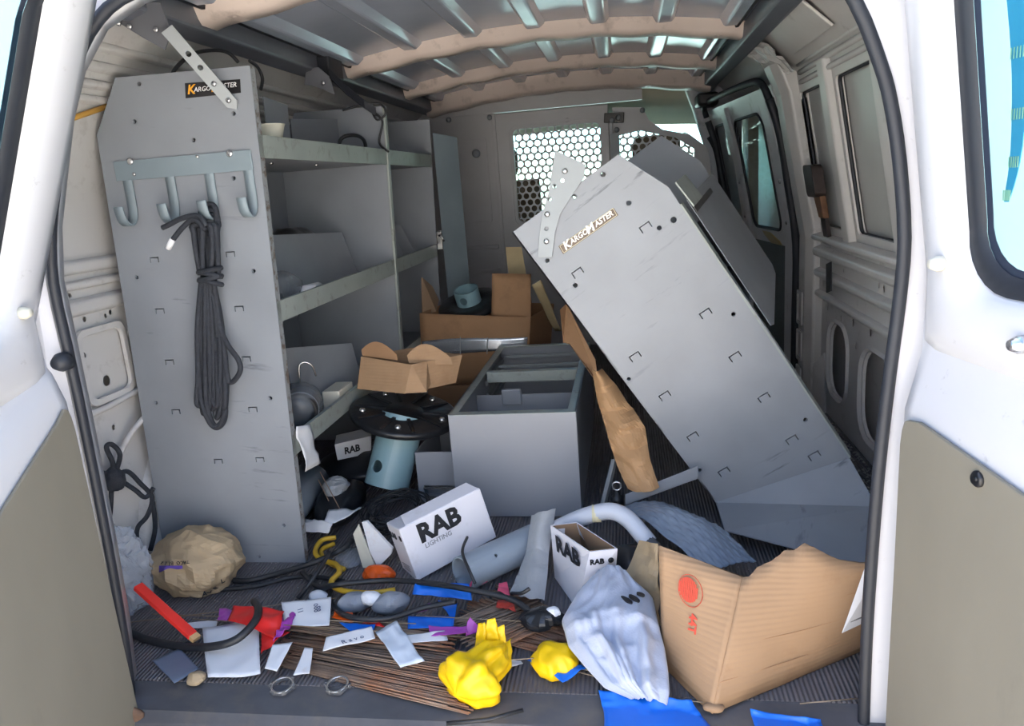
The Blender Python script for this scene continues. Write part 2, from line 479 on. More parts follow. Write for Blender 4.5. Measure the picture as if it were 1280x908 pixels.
# ================================================================ the van body (the setting)
CX = -0.275                       # centre line of the van
def mir(x): return 2*CX - x
YB, YF = 1.12, 4.02               # rear edge of the cargo floor, partition
WALL = [(-1.24, -0.02), (-1.24, 0.43), (-1.24, 0.80), (-1.225, 0.95), (-1.175, 1.10), (-1.11, 1.22), (-1.03, 1.29), (-0.97, 1.325)]
def wx(z):
    for (x0, z0), (x1, z1) in zip(WALL, WALL[1:]):
        if z <= z1: return x0+(x1-x0)*(z-z0)/(z1-z0)
    return WALL[-1][0]
def roofz(x): return 1.398 - 0.068*((x-CX)/0.7)**2

# ground outside
GROUND = mat('sunlit_concrete', (208, 200, 188), 0.9, var=0.12, vscale=1.5, dirt=(150, 142, 130), dirt_amt=0.4, dscale=3)
g = MB(); g.grid(lambda u, v: Vector((-40+80*u, -40+80*v, -0.68)), 4, 4)
tag(g.build('ground', GROUND, off=Vector((0, 0, -0.68))), 'pale concrete ground outside the van', 'ground', kind='structure')

# pale unseen building added behind the camera to bounce sunlight into the van
STUC = mat('pale_stucco', (210, 211, 214), .9, var=.06, vscale=.6)
wh = thing('bounce_building', 'long pale unseen building added behind the van to bounce sunlight', 'building', (0, -11, -.68), kind='structure')
m = MB(); m.box((-26, -17, -.68), (26, -11, 6.2)); m.build('bounce_wall', STUC, wh)
m = MB(); m.box((-26.2, -17.2, 6.2), (26.2, -10.8, 6.5)); m.build('parapet', GROUND, wh)
for k in range(5):
    x = -20+10*k
    m = MB(); m.box((x-1.8, -11.0, -.68), (x+1.8, -10.94, 3.0)); sd_ = m.build('roller_shutter', mat('grey_shutter', (168, 170, 172), .5, var=.05), wh)
    for j in range(11):
        m = MB(); m.box((x-1.75, -10.94, -.6+.32*j), (x+1.75, -10.91, -.34+.32*j)); m.build('shutter_slat', mat('grey_shutter', (168, 170, 172)), sd_)

# a hedge of clipped trees along the yard's far side
LEAF = mat('hedge_leaves', (88, 108, 58), .8, var=.35, vscale=3)
for k in range(5):
    t = thing('yard_tree', 'rounded green tree across the yard', 'tree', (9+1.2*(k % 2), 1+6.6*k, -.68), 'trees across the yard')
    m = MB(); lump(m, (9+1.2*(k % 2), 1+6.6*k, 2.4), (2.2, 2.4, 1.9), k, .18, 1.6, 28, 18); m.build('crown', LEAF, t)
    m = MB(); m.tube([(9+1.2*(k % 2), 1+6.6*k, -.7), (9+1.2*(k % 2), 1+6.6*k, 1.4)], .16, 8, r2=.1); m.build('trunk', RUST, t)

# cargo floor with a ribbed rubber mat
FLM = mat('black_ribbed_rubber_mat', (112, 108, 110), 0.75, var=0.18, vscale=7, dirt=(112, 104, 96), dirt_amt=0.55, dscale=5, dlow=0.5, dhigh=0.75)
nt = FLM.node_tree
tc = nt.nodes.new('ShaderNodeTexCoord'); wv = nt.nodes.new('ShaderNodeTexWave'); wv.bands_direction = 'X'; wv.wave_type = 'BANDS'
wv.inputs['Scale'].default_value = 38; bp = nt.nodes.new('ShaderNodeBump'); bp.inputs['Strength'].default_value = 0.9; bp.inputs['Distance'].default_value = 0.004
nt.links.new(tc.outputs['Object'], wv.inputs['Vector']); nt.links.new(wv.outputs['Fac'], bp.inputs['Height'])
nt.links.new(bp.outputs[0], nt.nodes['Principled BSDF'].inputs['Normal'])
fl = thing('floor', 'black ribbed rubber floor mat of the cargo bay', 'floor', (CX, YB, 0), kind='structure')
MB().box((-1.33, YB+.02, -0.03), (0.80, 5.5, 0.0)).build('rubber_mat', FLM, fl)
FLE = mat('worn_mat_edge', (88, 88, 92), 0.8, var=0.2, vscale=9, dirt=(120, 110, 98), dirt_amt=0.6, dscale=8, dlow=.48, dhigh=.7)
m = MB()
m.prism([(-1.0, YB+.03, -.002), (-1.0, YB-.055, -.006), (-1.0, YB-.075, -.02), (-1.0, YB-.075, -.05), (-1.0, YB+.03, -.05)], (1.45, 0, 0))
m.build('mat_edge', FLE, fl, bevel=.004)
SILL = mat('grey_plastic_sill', (100, 98, 96), 0.7, var=0.2, vscale=8, dirt=(140, 104, 74), dirt_amt=0.8, dscale=5, dlow=.56, dhigh=.68)
tr = thing('trim_1', 'scuffed dark plastic sill below the rear doorway', 'sill', (CX, YB-.1, -.1), kind='structure')
m = MB()
m.prism([(-1.02, YB-.06, -.035), (-1.02, YB-.16, -.05), (-1.02, YB-.19, -.09), (-1.02, YB-.19, -.3), (-1.02, YB-.06, -.3)], (1.5, 0, 0))
m.build('sill_cover', SILL, tr, bevel=.01)
m = MB()
m.prism([(-.40, YB-.13, -.043), (-.40, YB-.16, -.046), (-.40, YB-.16, -.034), (-.40, YB-.14, -.028)], (.11, 0, 0))
m.build('latch_striker', RUBBER, tr, bevel=.003)
m = MB(); m.box((-1.05, YB-.26, -.42), (.5, YB-.12, -.16)); m.build('bumper_step', BLACK, tr, bevel=.02)

# roof: skin, longitudinal ribs stamped into it, cross bows, side rails
ce = thing('ceiling', 'bare grey van roof with beige cross bows and stamped ribs', 'ceiling', (CX, 2.6, 1.3), kind='structure')
m = MB()
m.grid(lambda u, v: Vector((CX-.80+1.60*u, 1.07+4.33*v, roofz(CX-.80+1.60*u))), 26, 12)
m.build('roof_skin', ROOF, ce, solid=.012, soff=1)
BOWS = [1.20, 1.76, 2.70, 3.42, 3.93]
for i, by in enumerate(BOWS):
    m = MB(); w = .045 if i < 4 else .07
    def prof(x, by=by, w=w, i=i):
        z = roofz(x); h = .045 if i < 4 else .075
        # flat hat section that dips a little where the ribs run into it
        k = .003*math.cos((x-CX)/.21*2*math.pi)
        return [(x, by-w-.02, z), (x, by-w, z-h+.012+k*.3), (x, by-w+.012, z-h+k), (x, by+w-.012, z-h+k), (x, by+w, z-h+.012+k*.3), (x, by+w+.02, z)]
    N = 60; st_ = 1.40/N
    rows = [prof(CX-.70+st_*j) for j in range(N+1)]
    m.loft([r_[:3] for r_ in rows], closed=False, smooth=True); m.loft([r_[3:] for r_ in rows], closed=False, smooth=True)
    holes = {round((.10+.2*k)/st_-.5) for k in range(7)}
    rims = []
    for j in range(N):
        a_, b_, c_, d_ = [Vector(q) for q in (rows[j][2], rows[j+1][2], rows[j+1][3], rows[j][3])]
        if j not in holes: m.add([a_, b_, c_, d_], [(0, 1, 2, 3)], True); continue
        hx = (a_.x+b_.x)/2; hy = by-.02; hr = .0058
        def zz(x, y): return a_.z+(b_.z-a_.z)*(x-a_.x)/(b_.x-a_.x)
        oc, ic = [], []
        for i_ in range(16):
            an = 2*math.pi*(i_+.5)/16; cx_, cy_ = math.cos(an), math.sin(an)
            k_ = min(((b_.x-hx) if cx_ > 0 else (a_.x-hx))/cx_, ((c_.y-hy) if cy_ > 0 else (a_.y-hy))/cy_)
            oc.append((hx+cx_*k_, hy+cy_*k_)); ic.append((hx+cx_*hr, hy+cy_*hr))
        for cn in ((a_.x, a_.y), (b_.x, b_.y), (c_.x, c_.y), (d_.x, d_.y)):   # square up the corners
            i_ = min(range(16), key=lambda q: (oc[q][0]-cn[0])**2+(oc[q][1]-cn[1])**2); oc[i_] = cn
        m.loft([[(x, y, zz(x, y)) for x, y in oc], [(x, y, zz(x, y)) for x, y in ic]])
        rims.append(Vector((hx, hy, zz(hx, hy))))
    b = m.build('roof_bow', BOW, ce)
    for q in rims: sleeve(q, (0, 0, 1), .0058, .012).build('bow_hole', BOW, b)
for (y0, y1) in zip(BOWS, BOWS[1:]):
    for k in range(-3, 4):
        x = CX+.21*k
        m = MB(); a, b_ = y0+.05, y1-.05
        def sec(y, x=x, e=0.0):
            h = .022*e
            return [(x-.038, y, roofz(x-.038)+.001), (x-.022, y, roofz(x)-h), (x+.022, y, roofz(x)-h), (x+.038, y, roofz(x+.038)+.001)]
        m.loft([sec(a, e=0.0), sec(a+.03, e=1), sec(b_-.03, e=1), sec(b_, e=0.0)], closed=False)
        m.build('roof_rib', ROOF, ce, bevel=.006)
for s in (-1, 1):
    x = CX+s*.70
    m = MB()
    m.loft([[(x-s*.03, y, roofz(x)+.0), (x-s*.03, y, roofz(x)-.05), (x+s*.02, y, roofz(x)-.065), (x+s*.06, y, roofz(x)-.03)] for y in (1.06, 2.0, 3.0, 5.4)], closed=False)
    m.build('roof_rail', RAIL, ce, bevel=.006)
    m = MB(); m.tube([(x-s*.05, 1.1+.2*i, roofz(x-s*.05)-.012) for i in range(22)], .009, 6); m.build('rail_seam', RUBBER, ce)

# outer skin behind the inner panels
def skin(name, s, y0, y1, mm, parent, off=.045):
    m = MB()
    f = (lambda x: x) if s < 0 else mir
    m.loft([[(f(x-off), y, z) for (x, z) in WALL] for y in (y0, (y0+y1)/2, y1)], closed=False, smooth=True)
    return m.build(name, mm, parent)

# ---- left wall
wl = thing('wall_left', 'white painted side wall behind the standing shelving', 'wall', (-1.24, 2.4, 0), kind='structure')
LH = [(1.50, .60, .006), (1.505, .575, .006), (1.56, .50, .013), (1.44, .655, .010), (1.53, .655, .006), (1.60, .65, .005), (1.62, .655, .006), (1.55, .385, .006), (1.50, .715, .005)]
PORT = (1.71, .56, .054)
m = MB()
m.plate([(-1.24, 1.10, -.02), (-1.24, 4.1, -.02), (-1.24, 4.1, .80), (-1.24, 1.10, .80)], [[(-1.24, y_, z_) for y_, z_ in circ(y, z, r, 14)] for y, z, r in LH] + [[(-1.24, y_, z_) for y_, z_ in circ(*PORT, 26)]], (-.002, 0, 0))
m.build('side_panel', WHITE2, wl)
m = MB(); zr = [.80, .95, 1.10, 1.13, 1.19, 1.22, 1.29, 1.325]; yr = [1.10, 1.4, 1.72, 1.80, 2.5, 3.3, 4.1]
for i_ in range(len(zr)-1):
    for j_ in range(len(yr)-1):
        if zr[i_] == 1.13 and yr[j_] == 1.72: continue          # the open slot
        m.add([(wx(zr[i_]), yr[j_], zr[i_]), (wx(zr[i_]), yr[j_+1], zr[i_]), (wx(zr[i_+1]), yr[j_+1], zr[i_+1]), (wx(zr[i_+1]), yr[j_], zr[i_+1])], [(0, 1, 2, 3)], True)
m.build('side_panel', WHITE2, wl)
skin('outer_skin', -1, 1.1, 5.4, WHITE2, wl, .07)
for (z, h) in ((.775, .018), (.735, .012), (.685, .022)):
    m = MB(); m.prism([(-1.24, 1.12, z+h), (-1.222, 1.12, z+h*.6), (-1.222, 1.12, z-h*.6), (-1.24, 1.12, z-h)], (0, 2.9, 0))
    m.build('belt_rib', WHITE2, wl, bevel=.005)
for (z, h) in ((1.135, .012), (1.165, .012), (1.20, .014), (1.235, .012)):
    m = MB(); x = wx(z); m.prism([(x-.002, 1.14, z+h), (x+.012, 1.14, z+h*.5), (x+.012, 1.14, z-h*.5), (x-.004, 1.14, z-h)], (0, 2.8, 0))
    m.build('cornice_rib', CREAM, wl, bevel=.004)
m = MB(); m.plate([(-1.233, y, z) for y, z in rrect(1.47, .455, 1.64, .635, .03)], [[(-1.233, y, z) for y, z in rrect(1.485, .47, 1.625, .62, .022)]], (.010, 0, 0))
m.build('stamped_frame', WHITE2, wl, bevel=.004)
for y, z, r in LH: sleeve((-1.24, y, z), (-1, 0, 0), r, .0022).build('panel_hole', WHITE2, wl)
m = MB(); m.lathe([(.054, -.004), (.054, .004), (.058, .006), (.063, .004), (.063, -.001), (.055, -.004)], (-1.239, PORT[0], PORT[1]), (1, 0, 0), 26, closed=True)
m.build('panel_port', WHITE2, wl)
# wheel arch
m = MB()
def arch(u, v):
    a = math.pi*(0.02+.96*u); r = .42+.0*v
    return Vector((-1.24+.024*v, 2.02+r*1.15*-math.cos(a), -.02+r*math.sin(a)*(1.06-.10*v)))
m.grid(arch, 24, 4)
def archface(u, v):
    a = math.pi*(0.02+.96*u); r = .42*v
    return Vector((-1.216-.004*(1-v), 2.02+r*1.15*-math.cos(a), -.02+r*math.sin(a)*.96))
m.grid(archface, 24, 4)
m.build('wheel_arch', WHITE2, wl)
m = MB(); m.tube(spl([(-1.225, 1.46, .25), (-1.21, 1.56, .36), (-1.18, 1.72, .43), (-1.16, 1.9, .46)], 6), .007, 6); m.build('arch_seam', WHITE2, wl)
m = MB(); m.tube([(-1.225, 1.40, .445), (-1.223, 1.52, .445), (-1.223, 1.66, .455), (-1.22, 1.8, .47)], .008, 6); m.build('panel_seam', WHITE2, wl)
m = MB(); cup(m, (-1.21, 1.72, 1.13), (wx(1.16), 1.80, 1.19), 'x1'); m.build('panel_slot', WHITE2, wl)
m = MB(); m.tube([W(78, 152, y=1.50), W(105, 143, y=1.56), W(134, 133, y=1.62)], .006, 8); m.build('yellow_tie', mat('aged_yellow_tape', (196, 150, 70), .6), wl)

# ---- right wall: lower inner panel, window blanks, posts, sliding door
wr = thing('wall_right', 'greyed white side wall with two blanked windows', 'wall', (.68, 2.4, 0), kind='structure')
XR = .69
skin('outer_skin', 1, 1.1, 5.4, WHITE2, wr, .07)
def rp(y, z):   # a point on the sloping upper inner panel
    return (XR-.17*max(0, z-.60)*(1 if z < 1.15 else 1.0), y, z)
lowh = [rrect(2.02, .07, 2.31, .335, .09), rrect(2.46, .10, 2.68, .345, .08)]
m = MB()
RH = [(2.02, .398, .014), (2.25, .39, .013), (2.42, .385, .012), (2.55, .375, .011), (2.72, .385, .013), (2.385, .32, .011), (2.76, .463, .012), (2.12, .535, .010), (2.5, .540, .007), (2.16, .54, .008), (2.05, .463, .012)]
def rcir(y, z, r, x): return [(x, y_, z_) for y_, z_ in circ(y, z, r, 14)]
m.plate([(XR, 1.12, 0), (XR, 2.84, 0), (XR, 2.84, .42), (XR, 1.12, .42)], [[(XR, y, z) for y, z in h] for h in lowh] + [rcir(*h, XR) for h in RH if h[1] < .42], (.002, 0, 0))
m.build('lower_panel', WHITE2, wr, bevel=.002)
for h in lowh:
    yc = sum(p[0] for p in h)/len(h); zc = sum(p[1] for p in h)/len(h)
    m = MB(); m.loft([[(XR-.001, yc+(y-yc)*1.14, zc+(z-zc)*1.14) for y, z in h], [(XR-.010, yc+(y-yc)*1.08, zc+(z-zc)*1.08) for y, z in h], [(XR+.01, y, z) for y, z in h]])
    m.build('hole_rim', WHITE2, wr)
m = MB(); m.plate([(XR-.01, 1.12, .42), (XR-.01, 2.84, .42), (XR-.01, 2.84, .615), (XR-.01, 1.12, .615)], [rcir(*h, XR-.01) for h in RH if h[1] > .42], (.002, 0, 0)); m.build('belt_panel', WHITE2, wr)
for z, h, d in ((.425, .016, .018), (.50, .02, .022), (.575, .024, .026), (.625, .018, .03)):
    m = MB(); m.prism([(XR-.008, 1.12, z+h), (XR-d-.008, 1.12, z+h*.5), (XR-d-.008, 1.12, z-h*.5), (XR-.008, 1.12, z-h)], (0, 1.76, 0)); m.build('belt_rib', CREAM, wr, bevel=.006)
for y, z, r in RH: sleeve((XR-.01 if z > .42 else XR, y, z), (1, 0, 0), r, .0022).build('panel_hole', WHITE2, wr)
m = MB(); m.plate([(XR-.034, y, z) for y, z in ((2.54, .47), (2.60, .455), (2.61, .55), (2.55, .565))], [], (-.003, 0, 0)); m.build('tape_patch', mat('dark_tape', (52, 52, 56), .6), wr)
wins = [rrect(2.50, .665, 2.80, 1.115, .02), rrect(2.00, .665, 2.36, 1.115, .02), rrect(1.44, .665, 1.92, 1.115, .02)]
m = MB()
m.plate([rp(1.12, .60), rp(2.98, .60), rp(2.98, 1.19), rp(1.12, 1.19)], [[rp(y, z) for y, z in h] for h in wins], (.022, 0, .004))
m.build('window_frame', CREAM, wr, bevel=.004)
for h in wins:
    y0, y1 = min(p[0] for p in h), max(p[0] for p in h)
    m = MB(); k = .028
    m.plate([Vector(rp(y0-.02, .645))+Vector((k, 0, 0)), Vector(rp(y1+.02, .645))+Vector((k, 0, 0)), Vector(rp(y1+.02, 1.135))+Vector((k, 0, 0)), Vector(rp(y0-.02, 1.135))+Vector((k, 0, 0))], [], (.006, 0, 0))
    m.build('window_blank', BLANK, wr)
    m = MB()
    m.tube([Vector(rp(y, z))+Vector((.012, 0, 0)) for y, z in h+h[:1]], .006, 6); m.build('window_gasket', RUBBER, wr)
for y in (2.43, 1.96):
    m = MB(); m.loft([[Vector(rp(y-.05, z))+Vector((-.001, 0, 0)), Vector(rp(y-.035, z))+Vector((-.02, 0, 0)), Vector(rp(y+.035, z))+Vector((-.02, 0, 0)), Vector(rp(y+.05, z))+Vector((-.001, 0, 0))] for z in (.62, .9, 1.17)], closed=False)
    m.build('window_post', CREAM, wr, bevel=.006)
for z in (1.145, 1.175, 1.20):
    m = MB(); m.tube([Vector(rp(1.14+.2*i, z))+Vector((-.004, 0, 0)) for i in range(9)], .009, 6); m.build('cornice_rib', CREAM, wr)
# cove from the window head up to the roof rail
cv = [(.592, 1.185), (.57, 1.205), (.53, 1.245), (.49, 1.285), (.44, 1.315), (.40, 1.33)]
m = MB()
def cov(y, t, o): # point on the cove
    i = min(int(t*(len(cv)-1)), len(cv)-2); f = t*(len(cv)-1)-i
    x = cv[i][0]+(cv[i+1][0]-cv[i][0])*f; z = cv[i][1]+(cv[i+1][1]-cv[i][1])*f
    return Vector((x-o*.7, y, z-o*.7))
m = MB(); tr_ = [0, .2, .4, .5, .6, .8, 1.0]; yr = [1.12, 1.5, 1.86, 1.93, 2.5, 3.0, 4.05]
for i_ in range(len(tr_)-1):
    for j_ in range(len(yr)-1):
        if .45 < tr_[i_] < .7 and yr[j_] == 1.86: continue      # the open slot
        m.add([cov(yr[j_], tr_[i_], 0), cov(yr[j_+1], tr_[i_], 0), cov(yr[j_+1], tr_[i_+1], 0), cov(yr[j_], tr_[i_+1], 0)], [(0, 1, 2, 3)], True)
m.build('cove_panel', CREAM, wr)
for (y0, y1) in ((2.15, 2.60), (1.5, 1.80)):
    m = MB(); m.plate([cov(y0, .30, .006), cov(y1, .30, .006), cov(y1, .70, .006), cov(y0, .70, .006)], [], (-.006, 0, -.006)); m.build('cove_pad', CREAM, wr, bevel=.004)
q4 = [cov(1.86, .5, 0), cov(1.93, .5, 0), cov(1.93, .8, 0), cov(1.86, .8, 0)]; bk_ = Vector((.03, 0, .03))
m = MB(); m.loft([q4, [q+bk_ for q in q4]]); m.add([q+bk_ for q in q4], [(0, 1, 2, 3)]); m.build('cove_slot', CREAM, wr)
CRUM = mat('crumpled_inside_paint', (206, 204, 202), .25, bump=.5, bscale=30)
m = MB()
m.grid(lambda u, v: cov(2.70+.28*u, .1+.75*v, .010+.013*ridg((u*3, v*2, 0), 1.6, 4)), 20, 14); m.build('crumpled_gusset', CRUM, wr, flatshade=True)
# rear post of the sliding door with its box section
m = MB()
m.loft([[(XR+.0, 2.80, z), (x_-.03, 2.80, z), (x_-.05, 2.85, z), (x_-.05, 2.95, z), (x_-.01, 3.0, z), (XR+.02, 3.0, z)] for z, x_ in ((0, XR), (.45, XR), (.62, XR-.0), (.9, XR-.05), (1.12, XR-.09), (1.22, XR-.13))], closed=False)
m.build('door_post', CREAM, wr, bevel=.008)
for z0, z1 in ((.02, .13), (.15, .27), (.29, .42)):
    m = MB(); m.plate([(XR-.052, y, z) for y, z in rrect(2.862, z0, 2.94, z1, .012)], [[(XR-.052, y, z) for y, z in rrect(2.872, z0+.012, 2.93, z1-.012, .008)]], (-.006, 0, 0)); m.build('post_pocket', CREAM, wr)
m = MB(); m.plate([(XR-.002, 2.70, .0), (XR-.03, 2.78, .0), (XR-.03, 2.76, .17), (XR-.004, 2.72, .22)], [], (-.006, -.002, 0)); m.build('torn_flap', CREAM, wr)
# grit along the foot of the wall
m = MB(); rnd = random.Random(5)
for i in range(520):
    x = XR-.01-abs(rnd.gauss(0, .06)); y = rnd.uniform(1.5, 2.8); r = rnd.uniform(.002, .006)
    m.lathe([(0, r), (r, 0), (0, -r*.2)], (x, y, .001), (rnd.uniform(-.3, .3), rnd.uniform(-.3, .3), 1), 5)
tag(m.build('floor_grit', mat('pale_grit', (172, 170, 164), .9, var=.3), off=Vector((XR-.05, 2.1, 0))), 'pale grit and flakes scattered along the foot of the wall', 'grit', kind='stuff')
# black latch housing taped to the window frame
lt = thing('latch_housing', 'dark latch housing with brown tape stuck to the blanked window', 'latch', rp(2.74, .66))
def rq(y, z, o=0): return Vector(rp(y, z))+Vector((-.012-o, 0, 0))
m = MB(); m.plate([rq(y, z) for y, z in rrect(2.60, .77, 2.72, .875, .02)], [], (-.035, 0, 0)); m.build('housing', mat('dark_brown_plastic', (58, 48, 46), .5, var=.2, vscale=30), lt, bevel=.008)
m = MB(); m.plate([rq(y, z) for y, z in ((2.61, .70), (2.67, .70), (2.70, .775), (2.61, .775))], [], (-.02, 0, 0)); m.build('tape', mat('brown_tape', (120, 84, 58), .6, var=.2, vscale=30), lt, bevel=.004)
m = MB(); m.plate([rq(y, z) for y, z in rrect(2.62, .635, 2.68, .71, .008)], [], (-.012, 0, 0)); m.build('lever', mat('dark_brown_plastic', (58, 48, 46)), lt, bevel=.003)

# sliding side door with glass
d3 = thing('door_3', 'white sliding side door with dark rubber seals and tall windows', 'door', (.66, 3.4, 0), kind='structure')
DOORW = mat('white_sliding_door_paint', (200, 201, 205), .35, var=.05, dirt=(110, 108, 104), dirt_amt=.5, dscale=12)
def dp(y, z, o=0):
    x = .66-.115*(y-3.0)-(0 if z < .62 else .17*(z-.62)+.15*max(0, z-1.0))
    return Vector((x-o, y, z))
dw = [rrect(3.22, .62, 3.62, 1.09, .05), rrect(3.74, .62, 3.98, 1.09, .05)]
m = MB(); m.plate([dp(3.0, .56), dp(4.02, .56), dp(4.02, 1.0), dp(4.02, 1.17), dp(3.0, 1.17), dp(3.0, 1.0)], [[dp(y, z) for y, z in h] for h in dw], (.008, 0, 0)); m.build('upper_frame', DOORW, d3, bevel=.004)
m = MB(); m.plate([dp(3.0, 0), dp(4.02, 0), dp(4.02, .56), dp(3.0, .56)], [], (.03, 0, 0)); m.build('lower_skin', mat('grey_green_door_board', (96, 104, 104), .6, var=.1), d3)
for h in dw:
    m = MB(); m.tube([dp(y, z, .0) for y, z in h+h[:1]], .007, 6); m.build('window_seal', RUBBER, d3)
    m = MB(); m.plate([dp(y, z, -.004) for y, z in h], [], (.004, 0, 0)); m.build('pane', SIDEGL, d3)
for y0 in (3.05, 3.64):
    m = MB(); m.loft([[dp(y0, z, .0), dp(y0+.01, z, .014), dp(y0+.10, z, .014), dp(y0+.12, z, 0)] for z in (.02, .3, .58, .9, 1.15)], closed=False); m.build('frame_post', DOORW, d3, bevel=.008)
    for z in (.66, .82, 1.0): mm = disc(MB(), dp(y0+.05, z, .015), (-1, 0, 0), .009, .006); mm.build('frame_screw', BOLT, d3)
for y0 in (2.995, 3.99):
    pts = [dp(y0, z, .02) for z in (0, .3, .58, .8, 1.0, 1.12)]
    m = MB(); m.tube(spl(pts, 4), .016, 8); m.build('door_seal', RUBBER, d3)
m = MB(); m.tube(spl([dp(2.995, 1.12, .02), dp(3.03, 1.18, .02), dp(3.2, 1.20, .02), dp(3.9, 1.20, .02), dp(3.99, 1.14, .02)], 5), .014, 8); m.build('door_seal', RUBBER, d3)
m = MB(); m.box((.36, 3.84, 1.185), (.46, 4.0, 1.245)); m.build('roller_bracket', BLACK, d3, bevel=.012)
m = MB(); m.plate([dp(3.18, .56, .01), dp(3.34, .56, .01), dp(3.32, .60, .045), dp(3.2, .60, .045)], [], (-.01, 0, .02)); m.build('door_handle', mat('tan_handle', (190, 170, 120), .4), d3, bevel=.006)

# ---- partition to the cab
wf = thing('wall_front', 'grey steel cab partition with a perforated window in its door', 'partition', (CX, YF, 0), kind='structure')
def pp(px, py, y=YF): 
    q = W(px, py, y=y); return (q.x, q.z)
def P3(l, y): return [(x, y, z) for x, z in l]
lx, rx, tz, bz = pp(644, 170)[0]-.012, pp(748, 170)[0]+.01, pp(690, 158)[1], pp(690, 275)[1]
WIN1 = rrect(lx, bz, rx, tz, .03)
DX0, DX1 = pp(626, 250)[0], pp(762, 180)[0]
DZT = pp(690, 136)[1]
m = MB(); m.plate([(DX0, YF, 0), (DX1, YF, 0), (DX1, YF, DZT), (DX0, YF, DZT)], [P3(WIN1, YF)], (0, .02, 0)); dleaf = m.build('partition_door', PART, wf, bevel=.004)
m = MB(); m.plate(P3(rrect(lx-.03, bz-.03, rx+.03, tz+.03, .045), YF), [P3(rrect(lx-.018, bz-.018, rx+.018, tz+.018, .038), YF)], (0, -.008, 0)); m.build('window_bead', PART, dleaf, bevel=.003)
def perf(x0, x1, z0, z1, sp, r, y, clip=None):
    m = MB(); row = 0; z = z1-sp*.5
    hx = sp/2; rr = sp/math.sqrt(3)
    while z > z0-sp*.3:
        x = x0+sp*.5+(hx if row % 2 else 0)
        while x < x1+hx*.9:
            if clip is None or clip(x, z):
                oc = []; ic = []
                for k in range(12):
                    a = math.pi/6*k+math.pi/6
                    ra = rr if k % 2 == 0 else rr*math.cos(math.pi/6)
                    oc.append((x+ra*math.cos(a), y, z+ra*math.sin(a))); ic.append((x+r*math.cos(a), y, z+r*math.sin(a)))
                m.loft([oc, ic])
            x += sp
        z -= rr*1.5; row += 1
    return m
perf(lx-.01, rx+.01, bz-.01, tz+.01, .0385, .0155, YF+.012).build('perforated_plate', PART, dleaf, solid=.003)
# moulded badge strip over the window: a row of small raised bars
m = MB()
for k in range(5):
    x = pp(683+k*5.5, 152)[0]; z = pp(690, 152)[1]; m.box((x-.007, YF-.003, z-.006), (x+.007, YF, z+.006))
m.lathe([(0, .004), (.012, .004), (.012, 0)], (pp(709, 152)[0], YF, pp(690, 152)[1]), (0, -1, 0), 14); m.build('raised_mark', PART, dleaf)
# left fixed panel with its stamped field
LX0 = pp(500, 200)[0]
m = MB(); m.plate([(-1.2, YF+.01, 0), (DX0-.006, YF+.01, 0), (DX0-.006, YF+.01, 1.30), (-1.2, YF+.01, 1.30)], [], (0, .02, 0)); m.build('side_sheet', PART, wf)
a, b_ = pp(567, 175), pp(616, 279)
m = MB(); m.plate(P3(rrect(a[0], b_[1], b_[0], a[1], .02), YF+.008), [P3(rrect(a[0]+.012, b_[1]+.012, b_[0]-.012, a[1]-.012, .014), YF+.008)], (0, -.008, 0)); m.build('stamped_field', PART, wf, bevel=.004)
m = disc(MB(), (*[pp(595, 192)[0]], YF+.006, pp(595, 192)[1]), (0, -1, 0), .022, .008, 20); m.build('round_plug', ZINC, wf)
for z in (pp(600, 310)[1], pp(600, 340)[1]):
    m = MB(); m.box((pp(560, 300)[0], YF+.002, z-.012), (DX0-.03, YF+.012, z+.012)); m.build('stamped_bead', PART, wf, bevel=.005)
m = MB(); m.box((DX0-.012, YF-.012, 0), (DX0+.004, YF+.012, DZT)); m.build('door_edge', PART, wf, bevel=.003)
# right part with the second perforated window and the open cut-out above
x0 = DX1+.02
r1, r2 = pp(775, 165), pp(868, 215)
m = MB()
out = [(x0, 0), (pp(893, 400)[0], 0), pp(893, 250), pp(885, 185), pp(862, 168), pp(828, 162), pp(811, 150), pp(803, 134), (x0, pp(770, 134)[1])]
hw = [pp(772, 170), pp(800, 163), pp(845, 172), pp(868, 186), pp(868, 300), pp(772, 300)]
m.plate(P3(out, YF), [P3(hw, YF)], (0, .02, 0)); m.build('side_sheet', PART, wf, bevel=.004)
def inp(x, z):
    return hw[0][0] < x < hw[3][0] and z < hw[1][1]-.0+(-.30*max(0, x-hw[1][0]))+.02
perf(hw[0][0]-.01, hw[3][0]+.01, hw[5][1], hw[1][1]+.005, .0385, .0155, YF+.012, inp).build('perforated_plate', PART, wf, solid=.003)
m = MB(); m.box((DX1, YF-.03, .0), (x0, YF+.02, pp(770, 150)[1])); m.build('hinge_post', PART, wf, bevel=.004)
m = MB(); q = pp(767, 150); m.plate([(q[0]-.05, YF-.035, q[1]-.012), (q[0]+.05, YF-.035, q[1]-.02), (q[0]+.055, YF-.035, q[1]+.03), (q[0]-.045, YF-.035, q[1]+.035)], [], (0, .02, 0)); m.build('hinge_plate', mat('dark_hinge_steel', (70, 68, 66), .4, .3), wf, bevel=.003)
for px, py in ((765, 151), (771, 163), (803, 138), (612, 147), (561, 150), (773, 148)):
    q = pp(px, py); disc(MB(), (q[0], YF-.035 if 763 < px < 775 else YF-.002, q[1]), (0, -1, 0), .014, .008, 12).build('partition_bolt', ZINC, wf)
m = MB(); q = pp(769, 180); m.box((q[0]-.022, YF-.036, q[1]-.09), (q[0]+.022, YF-.03, q[1]+.05)); m.build('slotted_strap', ZINC, wf)
m = MB(); q0 = pp(893, 185); m.tube(spl([(x+.03, YF-.01, z) for x, z in (pp(893, 290), pp(893, 230), pp(887, 190), pp(878, 172))], 5), .012, 8); m.build('edge_channel', RUBBER, wf)
